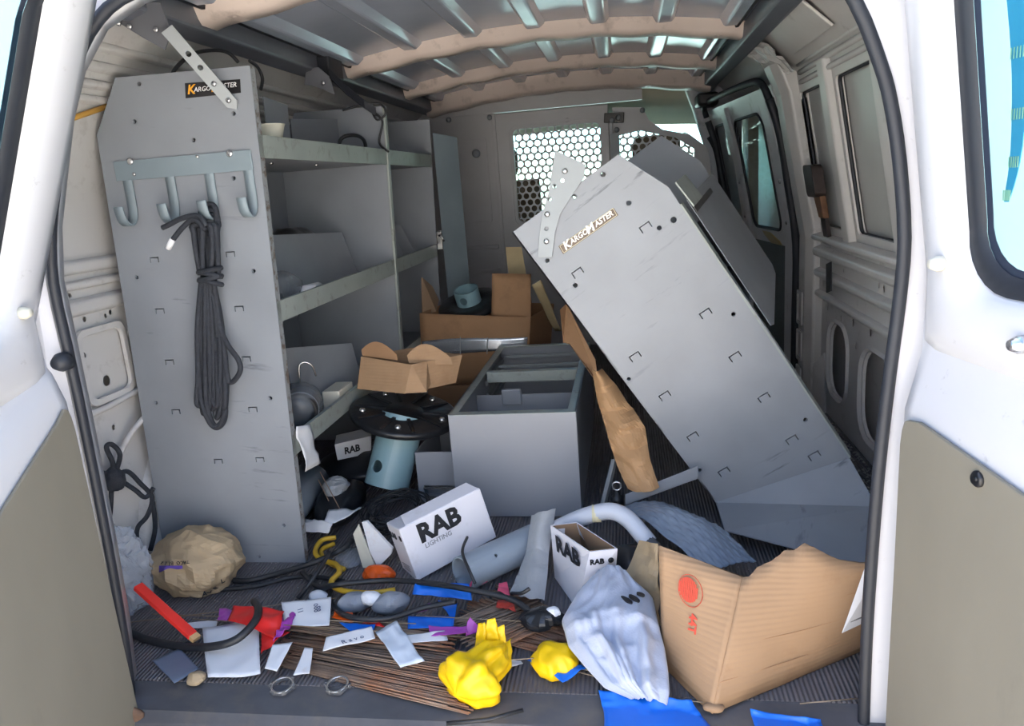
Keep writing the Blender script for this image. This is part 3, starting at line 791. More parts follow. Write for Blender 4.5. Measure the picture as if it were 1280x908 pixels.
m = MB(); m.box((-1.2, YF, DZT+.005), (pp(803, 134)[0], YF+.03, 1.37)); m.build('top_sheet', PART, wf)

# ---- the cab in front of the partition
cb = thing('wall_cab', 'pale cab shell seen through the partition openings', 'cab', (CX, 5.0, 0), kind='structure')
CABM = mat('beige_cab_lining', (206, 196, 172), .7, var=.05)
CABD = mat('grey_cab_plastic', (96, 94, 92), .6, var=.1)
for s in (-1, 1):
    f = (lambda x: x) if s < 0 else mir
    hole = rrect(4.25, .55, 5.05, 1.12, .06)
    m = MB(); m.plate([(f(-1.18), 4.06, -.2), (f(-1.18), 5.8, -.2), (f(-1.18), 5.8, .62), (f(-1.18), 5.2, 1.22), (f(-1.18), 4.06, 1.30)], [[(f(-1.18), y, z) for y, z in hole]], (s*.05, 0, 0)); m.build('cab_door', CABM, cb)
    m = MB(); m.plate([(f(-1.2), y, z) for y, z in hole], [], (s*.004, 0, 0)); m.build('side_pane', GLASS, cb)
m = MB(); m.loft([[(CX+(-.9+1.8*i/8), 4.05, 1.34-.04*((i-4)/4)**2) for i in range(9)], [(CX+(-.88+1.76*i/8), 4.75, 1.20-.05*((i-4)/4)**2) for i in range(9)]], closed=False, smooth=True); m.build('roof_lining', CABM, cb, solid=.02)
m = MB(); m.loft([[(CX+(-.80+1.6*i/8), 4.76, 1.19-.04*((i-4)/4)**2) for i in range(9)], [(CX+(-.9+1.8*i/8), 5.85, .62) for i in range(9)]], closed=False); m.build('windscreen', GLASS, cb, solid=.005)
m = MB(); m.prism([(CX-.9, 5.3, .60), (CX-.9, 5.42, .66), (CX-.9, 5.9, .62), (CX-.9, 5.9, -.2), (CX-.9, 5.45, -.2), (CX-.9, 5.35, .3)], (1.8, 0, 0)); m.build('dashboard', CABD, cb, bevel=.03)
m = MB(); m.box((-1.2, 4.0, -.25), (.66, 5.9, -.2)); m.build('cab_floor', CABD, cb)
m = MB(); m.loft([[(.60, 4.06, z), (x_, 4.06, z), (x_-.01, 4.10, z), (.60, 4.16, z)] for z, x_ in ((0, .50), (.6, .49), (1.0, .42), (1.2, .36), (1.36, .30))], closed=False); m.build('pillar_trim', DOORW, cb, bevel=.01)
m = MB(); m.loft([[(-1.14, 4.06, z), (x_, 4.06, z), (x_, 4.12, z)] for z, x_ in ((0, -1.04), (.6, -1.04), (1.0, -.98), (1.36, -.9))], closed=False); m.build('pillar_trim', CABM, cb)
SEAT = mat('tan_grey_seat_cloth', (124, 106, 90), .85, var=.1)
for i, sx in enumerate((-.72, .18)):
    st = thing('cab_seat', 'tan cloth cab seat behind the partition door window' if i == 0 else 'tan cloth cab seat beyond the tipped shelving', 'seat', (sx, 4.5, -.2))
    m = MB(); m.grid(lambda u, v: Vector((sx+.25*math.cos(2*math.pi*u)*abs(math.cos(2*math.pi*u))**-.4 if abs(math.cos(2*math.pi*u)) > .001 else sx, 4.42-.12*(v)+.09*math.sin(2*math.pi*u), .25+.66*v)), 28, 10)
    m.build('backrest', SEAT, st, sub=1)
    m = MB(); m.box((sx-.26, 4.4, .06), (sx+.26, 4.92, .26)); m.build('cushion', SEAT, st, bevel=.05)
    m = MB(); m.box((sx-.13, 4.27, .93), (sx+.13, 4.37, 1.09)); m.build('headrest', SEAT, st, bevel=.04)
    for e in (-.06, .06):
        m = MB(); m.tube([(sx+e, 4.32, .86), (sx+e, 4.32, .96)], .007, 6); m.build('headrest_post', ZINC, st)
    m = MB(); m.box((sx-.2, 4.45, -.2), (sx+.2, 4.85, .07)); m.build('pedestal', CABD, st, bevel=.01)

# ---- rear doorway: frame, seal
APER = [(-.965, -.04), (-.950, .12), (-.942, .30), (-.937, .52), (-.936, .66), (-.936, .78), (-.918, .87), (-.885, .96), (-.855, 1.04), (-.818, 1.11), (-.765, 1.168), (-.69, 1.20), (-.5, 1.225), (-.275, 1.235)]
RAP = [(.350, -.04), (.349, .10), (.350, .22), (.356, .42), (.366, .58), (.374, .68), (.377, .77), (.366, .875), (.352, .95), (.337, 1.0), (.303, 1.08), (.25, 1.15), (.16, 1.195), (-.05, 1.225)]
loop = [Vector((x, 1.10, z)) for x, z in APER] + [Vector((x, 1.10, z)) for x, z in reversed(RAP)]
outer = []
for q in loop:
    d = Vector((q.x-CX, 0, q.z-.60))
    if q.z < .95: outer.append(Vector((CX+math.copysign(.98, q.x-CX), 1.10, q.z)))
    else: outer.append(Vector((CX+math.copysign(min(.98, abs(q.x-CX)*1.45), q.x-CX), 1.10, q.z+.14*min(1, (q.z-.95)/.15))))
t2 = thing('trim_2', 'white rear doorway frame edged with a black rubber seal', 'door frame', (CX, 1.1, 0), kind='structure')
m = MB(); m.loft([outer, loop], closed=False, smooth=False); m.loft([loop, [q+Vector((0, .06, 0))+Vector((CX-q.x, 0, 0)).normalized()*-.03 for q in loop]], closed=False, smooth=True)
m.build('frame_skin', WHITE, t2, solid=.004)
m = MB(); m.tube(spl(loop, 3), .0095, 8); m.build('rubber_seal', RUBBER, t2)
for px, py in ((94, 452), ):
    m = disc(MB(), W(80, 452, y=1.085), (0, -1, 0), .016, .02, 14); m.build('rubber_buffer', RUBBER, t2)

# ---- rear doors, swung open
def rear_door(name, label, s, ang, hx, topslope, n):
    """s=+1 right door, -1 left door; local (a, z, o): a along the leaf, o towards the doorway"""
    d = thing(name, label, 'door', (hx(0), 1.07, -.4), kind='structure')
    A = math.radians(ang)
    dr = Vector((-s*math.cos(A), -math.sin(A), 0)); nr = Vector((-s*math.sin(A), math.cos(A), 0))
    def D(a, z, o=0): return Vector((hx(z), 1.075, z)) + dr*a + nr*o
    # upper ring round the window
    zt = 1.30
    win = rrect(.090, .715, .58, 1.235, .07, 6)
    def onouter(p):
        cxx, czz = .347, .975; dx, dz = p[0]-cxx, p[1]-czz
        k = min((.345/abs(dx)) if abs(dx) > 1e-6 else 9, ((zt-czz)/dz if dz > 0 else (czz-.615)/-dz) if abs(dz) > 1e-6 else 9)
        return (cxx+dx*k, czz+dz*k)
    out = [onouter(p) for p in win]
    def mix(p, q, t): return (p[0]+(q[0]-p[0])*t, p[1]+(q[1]-p[1])*t)
    loops = [[D(a, z, -.03) for a, z in out], [D(a, z, 0) for a, z in out]]
    for t, o in ((.25, .012), (.5, .018), (.8, .018), (.94, .010), (1.0, -.004)):
        loops.append([D(*mix(p, q, t), o) for p, q in zip(out, win)])
    m = MB(); m.loft(loops, smooth=True); m.build('window_surround', WHITE, d)
    # ledge and lower skin
    e = .05 if s < 0 else .0
    prof = [(.66, .0), (.62+e*.5, .006), (.59+e, .014), (.56+e, .022), (.54+e, .027), (.50+e, .028), (.1, .028), (-.40, .028)]
    m = MB(); m.loft([[D(a, z-topslope*a, o if a > .005 else 0) for z, o in prof] for a in (0, .012, .03, .2, .4, .65, .69)], closed=False, smooth=True)
    m.build('inner_skin', WHITE, d)
    m = MB(); m.loft([[D(0, z, o) for z in (-.4, .2, .62, .9, 1.1, 1.3)] for o in (.0, -.05)], closed=False); m.loft([[D(a, z, -.05) for z in (-.4, .2, .62, .71)] for a in (0, .69)], closed=False); m.build('outer_skin', WHITE, d)
    # hardboard trim panel
    pan = [(.60, -.38), (.60, .505+e-topslope*.6), (.3, .51+e-topslope*.3), (.06, .535+e-topslope*.06), (.035, .53+e), (.026, .525+e), (.021, .512+e), (.018, .49+e), (.018, .3), (.012, -.38)]
    m = MB(); m.plate([D(a, z, .030) for a, z in pan], [], nr*.006); p_ = m.build('trim_panel', HARDB, d, bevel=.002)
    for a, z in (((.185, .505-topslope*.16),) if s > 0 else ()) + ((.5, .46-topslope*.5), (.56, .0)):
        mm = MB(); mm.lathe([(0, .005), (.003, .005), (.0032, .003), (.007, .006), (.010, .003), (.010, 0)], D(a, z, .036), nr, 16); mm.build('trim_clip', BLACK, d)
    # glass, gasket, frit band
    c = (.347, .975)
    m = MB(); m.loft([[D(*mix(p, c, t), -.006+o) for p in win] for t, o in ((-.02, .0), (0.0, .010), (.06, .010), (.085, .004))], smooth=True); m.build('window_gasket', RUBBER, d)
    m = MB(); m.loft([[D(*mix(p, c, t), -.004) for p in win] for t in (.08, .115)]); m.build('frit_band', FRIT, d, solid=.001)
    m = MB(); m.plate([D(a, z, -.008) for a, z in win], [], nr*-.004); m.build('pane', GLASS, d)
    for a, z in ((.062, .745), (.05, 1.09), (.215, .672)):
        mm = disc(MB(), D(a, z, .02), nr, .010, .014, 10); mm.build('stud', PLAST if z < 1 and a < .1 else BOLT, d)
    return d, D, nr, dr
def hxr(z): return .398 - (0 if z < .8 else (.30*(z-.8)**2+.02*(z-.8)))
def hxl(z): return -.948-.012 + (0 if z < .8 else (1.05*(z-.8)**2+.10*(z-.8)))
dR, DR, nR, eR = rear_door('door_2', 'white rear door with olive hardboard panel, beside the torn carton', 1, 101, hxr, .0, 2)
dL, DL, nL, eL = rear_door('door_1', 'white rear door with olive hardboard panel, beside the hanging rope', -1, 80, hxl, .35, 1)
# blue printed strip hanging behind the right door's glass
m = MB()
cen = [DR(.146, 1.20, -.014), DR(.149, 1.10, -.014), DR(.149, .98, -.014), DR(.142, .88, -.014), DR(.128, .82, -.014)]
cs = spl(cen, 5); nC = len(cs)
m.loft([[q+eR*-.013*(1-.7*(i/(nC-1))**3), q+eR*.013*(1-.7*(i/(nC-1))**3)] for i, q in enumerate(cs)], closed=False)
tag(m.build('sun_strip', STRIP, solid=.001), 'narrow blue printed strip stuck behind the rear door glass', 'strip')
sp_ = bpy.data.objects['sun_strip']
tm = MB()
for k in range(7):
    for j in range(5):
        i = min(int(k*3.0)+1, nC-1); q = cs[i]; wd = .012*(1-.6*(i/(nC-1))**2)
        c = q+eR*wd*(j-2)/2.1+nR*.002
        tm.add([c+eR*-.0007+Vector((0, 0, -.006)), c+eR*.0007+Vector((0, 0, -.006)), c+eR*.0007+Vector((0, 0, .006)), c+eR*-.0007+Vector((0, 0, .006))], [(0, 1, 2, 3)])
tm.build('print_marks', mat('cream_print', (220, 214, 180), .6), sp_, solid=.0005)['kind'] = 'stuff'
# ================================================================ shelving standing along the left wall
SH = Matrix(((1, 0, .039, 0), (0, 1, 0, 0), (0, 0, 1, 0), (0, 0, 0, 1)))   # the unit leans a little into the bay
FX, BX = -.827, -1.210
def smb():
    m = MB(); m.M = SH; return m
def shelf(root, y0, y1, z, lip=.046, mm=LIP, depth=BX+.004):
    m = smb(); m.box((depth, y0+.003, z), (FX-.001, y1-.003, z+.002)); sh = m.build('shelf', STEELD, root)
    m = smb(); m.prism([(FX-.012, y0+.003, z-.003), (FX, y0+.003, z-.003), (FX, y0+.003, z+lip), (FX-.010, y0+.003, z+lip), (FX-.010, y0+.003, z+lip-.003), (FX-.003, y0+.003, z+lip-.003), (FX-.003, y0+.003, z), (FX-.012, y0+.003, z)], (0, y1-y0-.006, 0))
    m.build('shelf_lip', mm, sh)
    return sh
u1 = thing('shelving_unit', 'tall grey steel shelving whose slotted end panel carries coat hooks', 'shelving', (-1.0, 2.06, 0))
Y0, Y1 = 1.60, 2.53
PAN = [(FX, 0), (FX, 1.172), (-1.145, 1.177), (-1.212, 1.06), (-1.212, 0)]
SLOTS = [(193, 325), (288, 318), (200, 389), (299, 386), (212, 453), (308, 449), (220, 515), (316, 512), (325, 575), (273, 577)]
PHOLES = [W(px, py, y=Y0) for px, py in ((168, 152), (171, 347), (317, 339), (195, 504), (338, 498), (242, 175), (242, 197), (292, 142), (240, 660), (355, 657), (290, 716), (327, 716), (174, 105), (146, 206), (292, 223))]
for q in PHOLES: q.z = max(q.z, .016)
def rect4(c, w, h, rt, up): return [c-rt*w/2-up*h/2, c+rt*w/2-up*h/2, c+rt*w/2+up*h/2, c-rt*w/2+up*h/2]
def lanced(c, w, h, rt, up, g=.0026):
    """a tab cut free on three sides: the slot in the sheet and the tongue left standing in it"""
    return rect4(c, w, h, rt, up), [c-rt*(w/2-g)-up*h/2, c+rt*(w/2-g)-up*h/2, c+rt*(w/2-g)+up*(h/2-g), c-rt*(w/2-g)+up*(h/2-g)]
XA, ZA = Vector((1, 0, 0)), Vector((0, 0, 1))
def unsh(q): return Vector((q.x-.039*q.z, q.y, q.z))
tabs_ = [lanced(W(px, py, y=Y0), .023, .013, XA, ZA) for px, py in SLOTS]
m = smb(); m.plate([(x, Y0, z) for x, z in PAN], [[unsh(Vector((q.x+.0045*math.cos(a), Y0, q.z+.0045*math.sin(a)))) for a in [2*math.pi*i/10 for i in range(10)]] for q in PHOLES] + [[unsh(q) for q in h] for h, t_ in tabs_], (0, .003, 0)); ep = m.build('end_panel', STEEL, u1)
m = smb(); m.box((FX-.003, Y0+.003, 0), (FX, Y0+.022, 1.172)); m.build('panel_flange', mat('chipped_edge_paint', (140, 144, 146), .5, var=.1, dirt=(92, 74, 62), dirt_amt=.9, dscale=60, dlow=.5, dhigh=.6), ep)
m = smb(); m.box((BX-.002, Y0+.003, 0), (BX+.001, Y0+.03, 1.06)); m.build('panel_flange', STEELD, ep)
m = smb(); m.prism([(x, Y1, z) for x, z in PAN], (0, .003, 0)); m.build('end_panel', STEELD, u1)
m = smb(); m.box((FX-.004, Y1-.012, 0), (FX+.004, Y1+.012, 1.172)); m.build('front_post', LIP, u1, bevel=.002)
m = smb(); m.box((BX, Y0+.004, .0), (BX+.003, Y1-.004, 1.05)); m.build('back_panel', STEELD, u1)
for z in (.985, .615, .285): shelf(u1, Y0, Y1, z)
for h, t_ in tabs_:
    m = MB(); m.prism([q+Vector((0, -.0004, 0)) for q in t_], (0, .003, 0)); m.build('panel_tab', STEEL, ep)
for q in PHOLES: sleeve(q, (0, 1, 0), .0045, .014, seg=10).build('panel_hole', STEEL, ep)
# coat hook bar
hb = MB()
a, b = Vector((-1.140, Y0-.006, .957)), Vector((-.806, Y0-.006, 1.0))
hk = [W(x, 195, y=Y0-.006).x for x in (153, 207, 257, 307)]
hb.plate([(a.x, Y0-.001, a.z), (b.x, Y0-.001, a.z), (b.x, Y0-.001, b.z), (a.x, Y0-.001, b.z)], [], (0, -.005, 0))
bar = hb.build('hook_bar', STEELB, u1, bevel=.0015)
for x in hk:
    m = MB(); w = .011
    pr_ = [(Y0-.004, .97), (Y0-.004, .93), (Y0-.005, .89), (Y0-.012, .868), (Y0-.028, .858), (Y0-.045, .866), (Y0-.052, .884), (Y0-.054, .90)]
    pr_ = spl([(0, p[0], p[1]) for p in pr_], 4)
    m.loft([[(x-w, p.y, p.z), (x+w, p.y, p.z)] for p in pr_], closed=False, smooth=True)
    m.build('hook', STEELB, bar, solid=.004)
for px, py in ((163, 202), (287, 192), (247, 196), (168, 218)):
    m = disc(MB(), W(px, py, y=Y0-.006), (0, -1, 0), .008 if px in (163, 287) else .004, .004, 10); m.build('hook_bolt', BOLT, bar)
# printed plate at the top of the panel
q0, q1, q2, q3 = [W(*p, y=Y0-.0012) for p in ((232, 123), (301, 116), (300, 99), (231, 104))]
m = MB(); m.plate([q0, q1, q2, q3], [], (0, .001, 0)); dk = m.build('maker_plate', mat('black_decal', (30, 28, 30), .35), u1)
OR = mat('orange_print', (238, 168, 40), .5); WP = mat('white_print', (236, 236, 238), .5)
xd = (q1-q0).normalized(); zd = Vector((0, 0, 1))
text_mb('K', q0+xd*.006+zd*.008, xd, zd, .027, shear=.3, bold=.0006).build('lettering', OR, dk)
text_mb('ARGO', q0+xd*.022+zd*.011, xd, zd, .014, shear=.3).build('lettering', WP, dk)
text_mb('M', q0+xd*.062+zd*.008, xd, zd, .027, shear=.3, bold=.0006).build('lettering', OR, dk)
text_mb('ASTER', q0+xd*.083+zd*.013, xd, zd, .014, shear=.3).build('lettering', WP, dk)
# perforated strap from the panel up to the roof rail
m = MB()
s0, s1 = W(290, 130, y=Y0-.012), W(208, 36, y=1.50)
dv = (s1-s0); wv_ = dv.cross(Vector((0, -1, 0.2))).normalized()*.0135
wn_ = wv_.normalized(); dn_ = dv.normalized()
m.plate([s0-wv_, s0+dv.normalized()*-.014, s0+wv_, s1+wv_, s1-wv_], [[s0+dv*t+(dn_*math.cos(a)+wn_*math.sin(a))*.006 for a in [2*math.pi*i/12 for i in range(12)]] for t in (.5, .68)], (0, .003, 0)); stp = m.build('brace_strap', ZINC, u1)
for t in (.05, .28):
    disc(MB(), s0+dv*t+Vector((0, -.002, 0)), (0, -1, 0), .006, .004, 10).build('strap_bolt', BOLT, stp)
gp = [(138, 22), (150, 2), (200, 3), (213, 40), (206, 62), (180, 48)]
m = MB(); m.prism([W(x, y, y=1.52) for x, y in gp], (0, .004, 0)); gs = m.build('gusset_plate', mat('grey_gusset', (104, 106, 112), .5, var=.1), u1)
for px, py in ((148, 29), (176, 10), (195, 37), (162, 33)):
    disc(MB(), W(px, py, y=1.517), (0, -1, 0), .006, .004, 10).build('gusset_bolt', BOLT, gs)
# upper dividers on the top shelf
for (y0, y1, h0, h1, x) in ((1.90, 2.04, .16, .15, -.95), (2.13, 2.50, .125, .15, -.985)):
    m = smb(); m.prism([(x, y0, .990), (x, y1, .990), (x, y1, .990+h1), (x, y0-.0, .990+h0)], (.002, 0, 0)); m.build('divider', STEELD, u1)
# rivets under the shelves and scuffs inside
for y, z in ((1.86, .975), (2.15, .975), (1.75, .60), (2.2, .60)):
    disc(MB(), SH @ Vector((FX-.10, y, z+.009)), (0, 0, -1), .006, .005, 8).build('shelf_rivet', BOLT, u1)

u2 = thing('shelving_unit', 'narrower grey steel shelving bay with a blue-grey locker leaf at its end', 'shelving', (-1.0, 2.85, 0))
Z0, Z1 = 2.545, 3.13
m = smb(); m.prism([(x, Z1, z) for x, z in PAN], (0, .003, 0)); m.build('end_panel', STEELD, u2)
m = smb(); m.box((BX, Z0, .0), (BX+.003, Z1-.004, 1.10)); m.build('back_panel', STEELD, u2)
for z in (.985, .615, .285): shelf(u2, Z0, Z1, z)
for k in range(3):
    y = 2.68+.16*k
    m = smb(); m.prism([(-1.18, y, .990), (-.86, y, .990), (-.90, y, 1.07), (-1.18, y, 1.13)], (0, .002, 0)); m.build('divider', STEELD, u2)
for k in range(3):
    y = 2.66+.15*k
    m = smb(); m.prism([(-1.18, y, .62), (-.86, y, .62), (-.93, y, .76), (-1.18, y, .80)], (0, .002, 0)); m.build('divider', STEELD, u2)
pa, pb = W(540, 165, y=3.145), W(571, 170, y=3.24)
m = MB(); m.prism([(pa.x, 3.15, 0.02), (pb.x, 3.24, .02), (pb.x, 3.24, 1.10), (pa.x, 3.15, 1.12)], (-.003, .012, 0)); dr_ = m.build('locker_leaf', STEELB, u2, bevel=.002)
q = W(551, 300, y=3.14)
m = MB(); m.box((q.x-.014, q.y-.02, q.z-.04), (q.x+.010, q.y, q.z+.04)); m.build('latch', BOLT, dr_, bevel=.004)
m = MB(); m.tube([(q.x-.0, q.y-.02, q.z+.02), (q.x+.01, q.y-.035, q.z+.025), (q.x+.022, q.y-.035, q.z-.005)], .005, 6); m.build('latch_lever', BOLT, dr_)

# ---- things on the shelves
def sheet(name, label, cat, pts, mm, d, group=None):
    m = MB(); m.prism(pts, d); return tag(m.build(name, mm, bevel=.001), label, cat, group)
def sx_(x, z): return x+.039*z
# loose divider plates
q = [W(342, 290, y=1.74), W(437, 287, y=2.08), W(447, 322, y=2.08), W(344, 352, y=1.70)]
pl_ = [Vector((-.925, 1.90, .620)), Vector((-.915, 2.46, .620)), Vector((-.945, 2.43, .772)), Vector((-.955, 1.92, .800))]
sheet('divider_plate', 'loose pale grey divider plate propped on the middle shelf', 'divider', pl_, STEELD, (-.003, 0, 0))
pl_ = [Vector((-.93, 1.89, .290)), Vector((-.865, 2.24, .290)), Vector((-.88, 2.23, .430)), Vector((-.95, 1.90, .490))]
sheet('divider_plate', 'loose pale grey divider plate propped on the bottom shelf', 'divider', pl_, STEELD, (-.003, 0, 0))
po = thing('tool_pouch', 'flat black pouch lying on the middle shelf', 'pouch', (-1.03, 2.22, .617))
m = MB(); lump(m, (-1.03, 2.22, .70), (.055, .19, .10), 3, .10, 8, floor=.6185); m.build('pouch_body', BAGB, po)
m = MB(); m.tube(spl([(-1.03, 2.10, .785), (-1.02, 2.05, .805), (-1.02, 2.02, .77), (-1.02, 2.06, .74)], 5), .005, 6); m.build('pouch_strap', CABLE, po)
m = MB(); lump(m, (-.875, 1.78, .662), (.036, .07, .045), 8, .3, 14, floor=.6185); tag(m.build('plastic_bag', CLEARG, flatshade=True), 'crumpled clear plastic bag on the middle shelf', 'plastic bag')
m = MB(); m.lathe([(0, -.045), (.022, -.045), (.022, .045), (.019, .045), (.019, -.03), (0, -.03)], (-.855, 1.905, .6405), (.2, 1, .0), 18)
tag(m.build('paper_roll', PAPER), 'short white roll lying beside the crumpled bag', 'roll')
# white funnel cup on the top shelf
fu = thing('plastic_funnel', 'off-white plastic funnel standing on the top shelf', 'funnel', (-.842, 1.77, .988))
m = MB(); m.lathe([(.020, 0), (.024, .02), (.040, .075), (.042, .078), (.037, .075), (.018, .02), (.016, 0)], (-.842, 1.77, .9885), (0, 0, 1), 22, closed=True); m.build('cup', PLAST, fu)
m = MB(); m.prism([(-.887, 1.767, 1.06), (-.866, 1.767, 1.06), (-.870, 1.767, 1.125), (-.887, 1.767, 1.145)], (0, .006, 0)); m.build('upright_tab', PLAST, fu, bevel=.002)
# bottom shelf goods
m = MB(); m.box((-.884, 1.96, .2885), (-.831, 2.07, .345)); tag(m.build('small_carton', PLAST, bevel=.003), 'small cream carton on the bottom shelf by the divider plate', 'carton')
can = thing('wrapped_can', 'dark can wrapped in clear film on the bottom shelf', 'can', (-.885, 1.81, .292))
m = MB(); m.lathe([(0, -.05), (.045, -.05), (.048, -.045), (.048, .045), (.045, .05), (.038, .05), (.036, .044), (0, .044)], (-.885, 1.82, .341), (.35, -1, 0), 26); m.build('can_body', BLACK, can)
m = MB(); lump(m, (-.885, 1.82, .350), (.052, .06, .055), 12, .12, 16, floor=.2935); m.build('film_wrap', CLEARG, can)
m = MB(); m.lathe([(.047, -.004), (.050, -.004), (.050, .004), (.047, .004)], (-.878, 1.797, .341), (.35, -1, 0), 26, closed=True); m.build('can_rim', PIPEW, can)
m = MB(); m.tube([(-1.02, 1.80, .3105), (-.99, 1.96, .3105)], .022, 14); tag(m.build('pipe_offcut', PVC), 'short grey pipe offcut lying on the bottom shelf', 'pipe')
m = MB(); m.tube(spl([(-.915, 1.90, .292), (-.915, 1.90, .42), (-.905, 1.91, .445), (-.885, 1.92, .435), (-.88, 1.93, .40)], 6), .0028, 6); tag(m.build('wire_hook', BOLT), 'bent bright wire hook standing on the bottom shelf', 'hook')
m = MB(); m.grid(quadpatch([(-.806, 1.625, .235), (-.806, 1.70, .225), (-.809, 1.70, .330), (-.812, 1.63, .350)], .006, 22, 5), 8, 8); tag(m.build('paper_scrap', PAPERD, solid=.001), 'torn soiled paper tucked over the bottom shelf lip', 'paper')
for k, (x, y) in enumerate(((-.87, 1.86), (-.86, 1.90), (-.885, 1.90))):
    m = MB(); m.lathe([(0, 0), (.009, 0), (.009, .006), (.005, .006), (.005, .022), (0, .022)], (x, y, .296), (.8, .5, .25), 6); tag(m.build('hex_bolt', BOLT), 'small bright hex bolt on the bottom shelf', 'bolt', 'bolts on the bottom shelf')

# ---- cables and brackets hung about the shelving top and roof rail
m = MB(); m.tube(spl([W(213, 100, y=1.62), W(220, 85, y=1.66), W(240, 68, y=1.72), W(265, 63, y=1.78), W(285, 66, y=1.82), W(298, 78, y=1.84)], 6), .0045, 6)
tag(m.build('loop_cable', CABLE), 'thin black cable looping above the hooked end panel', 'cable')
m = MB(); m.tube(spl([W(312, 76, y=1.66), W(322, 84, y=1.70), W(328, 98, y=1.72), W(326, 112, y=1.74)], 6), .004, 6)
tag(m.build('short_cable', CABLE), 'short black cable curling behind the panel top beside the funnel', 'cable')
m = MB(); pts = [W(412, 92, y=2.35), W(432, 112, y=2.42), W(455, 130, y=2.48), W(470, 140, y=2.5)]
m.loft([[p+Vector((0, 0, .014)), p-Vector((0, 0, .014))] for p in pts], closed=False); tag(m.build('webbing_strap', RUBBER, solid=.004), 'dark webbing strap slung from the roof rail to the shelf post', 'strap')
m = MB(); m.tube(spl([W(428, 138, y=2.46), W(450, 132, y=2.48), W(475, 130, y=2.5), W(482, 142, y=2.5), W(472, 150, y=2.5), W(466, 140, y=2.5), W(478, 152, y=2.5), (W(474, 178, y=2.5)), W(486, 190, y=2.5)], 6), .004, 6)
tag(m.build('tangled_cable', CABLE), 'tangled black cable hanging on the shelf post', 'cable')
m = MB(); ce_ = [W(425, 176, y=2.38), W(440, 169, y=2.4), W(455, 176, y=2.45)]; m.tube(spl([Vector((ce_[0].x-.004, 2.365, .994))]+ce_+[Vector((ce_[2].x-.004, 2.465, .994))], 6), .006, 6); tag(m.build('cable_end', CABLE), 'black cable end arching over the top shelf lip', 'cable')
br = thing('roof_bracket', 'dark bracket bolted under the roof rail above the shelving', 'bracket', W(395, 100, y=2.4))
m = MB(); m.prism([W(383, 86, y=2.36), W(398, 84, y=2.36), W(412, 96, y=2.36), W(418, 118, y=2.36), W(394, 108, y=2.36), W(380, 106, y=2.36)], (0, .004, 0)); m.build('bracket_plate', mat('grey_gusset', (104, 106, 112)), br)
m = MB(); m.box(W(392, 90, y=2.40)-Vector((.02, 0, .02)), W(428, 80, y=2.52)+Vector((0, 0, .012))); m.build('bracket_clamp', RUBBER, br, bevel=.006)
disc(MB(), W(404, 104, y=2.357), (0, -1, 0), .007, .005, 10).build('bracket_bolt', BOLT, br)

# ---- black rope hung in a hank from the hooks
rp_ = thing('rope_hank', 'hank of black rope hanging from the hook bar', 'rope', W(265, 535, y=1.56))
YR = 1.556
rng = random.Random(2)
def rpt(px, py, dy=0): return W(px, py, y=YR+dy)
L1 = [(252, 262, 258, 345, 250, 400, 250, 490, 262, 528, 274, 534, 282, 515, 276, 450, 268, 380, 262, 345, 262, 262),
      (250, 268, 254, 345, 256, 420, 258, 500, 268, 532, 280, 520, 283, 470, 276, 400, 266, 345, 256, 268),
      (254, 272, 262, 345, 272, 400, 284, 430, 298, 450, 300, 465, 290, 478, 284, 470, 278, 420, 268, 360, 262, 340)]
for k, l in enumerate(L1):
    pts = [rpt(l[i], l[i+1], rng.uniform(-.012, .008)) for i in range(2, len(l)-2, 2)]
    xh = hk[2]; zt = .8672+.0118*k; yt = Y0-.028
    pts = [Vector((xh+.004, yt, zt)), Vector((xh-.012, yt, zt-.003)), Vector((xh-.019, yt-.004, zt-.022)), Vector((xh-.014, yt-.008, .830))] + pts + [Vector((xh+.012, yt-.008, .830)), Vector((xh+.019, yt-.004, zt-.022)), Vector((xh+.012, yt, zt-.003)), Vector((xh-.004, yt, zt))]
    m = MB(); m.tube(spl(pts, 6), .0062, 7); m.build('rope_loop', ROPE, rp_)
for k in range(7):
    x = 247+k*4.6
    pts = [rpt(252+k*2.4, 350, -.008), rpt(x, 410, rng.uniform(-.014, .004)), rpt(x+rng.uniform(-1, 2), 470, rng.uniform(-.014, .004)), rpt(x+rng.uniform(-1, 3), 505+rng.uniform(-10, 18), rng.uniform(-.014, .004)), rpt(x+7, 500+rng.uniform(-8, 8), rng.uniform(-.014, 0)), rpt(x+5, 440, .002)]
    m = MB(); m.tube(spl(pts, 6), .0062, 7); m.build('rope_loop', ROPE, rp_)
# gathered head and lashing turns
for k in range(9):
    a0 = k*.7
    pts = []
    for j in range(9):
        t = j/8
        x = 255+(16-4*t)*math.sin(a0+.25*math.sin(3*t+k))+ (7*t)
        pts.append(rpt(x, 282+62*t, .012*math.cos(a0)-.006))
    m = MB(); m.tube(spl([rpt(256, 280, -.004)]+pts, 3), .0062, 7); m.build('rope_head', ROPE, rp_)
for k in range(4):
    y_ = 338+k*5.0
    pts = [rpt(262+14*math.cos(a)+k*.4, y_+ (3 if k % 2 else -3)*math.cos(a), -.006+.022*math.sin(a)) for a in [2*math.pi*i/14 for i in range(15)]]
    m = MB(); m.tube(pts, .0058, 7); m.build('lashing', ROPE, rp_)
for pts, tip in (([(258, 283), (248, 270), (228, 273), (212, 281), (203, 285)], 0), ([(257, 288), (243, 274), (229, 284), (219, 296), (214, 303)], 1)):
    m = MB(); m.tube(spl([rpt(*p, -.020) for p in pts], 5), .0058, 7); tl = m.build('rope_tail', ROPE, rp_)
    if tip:
        m = MB(); m.tube([rpt(216, 299, -.020), rpt(210, 311, -.020)], .0068, 8); m.build('white_tip', PAPER, tl)

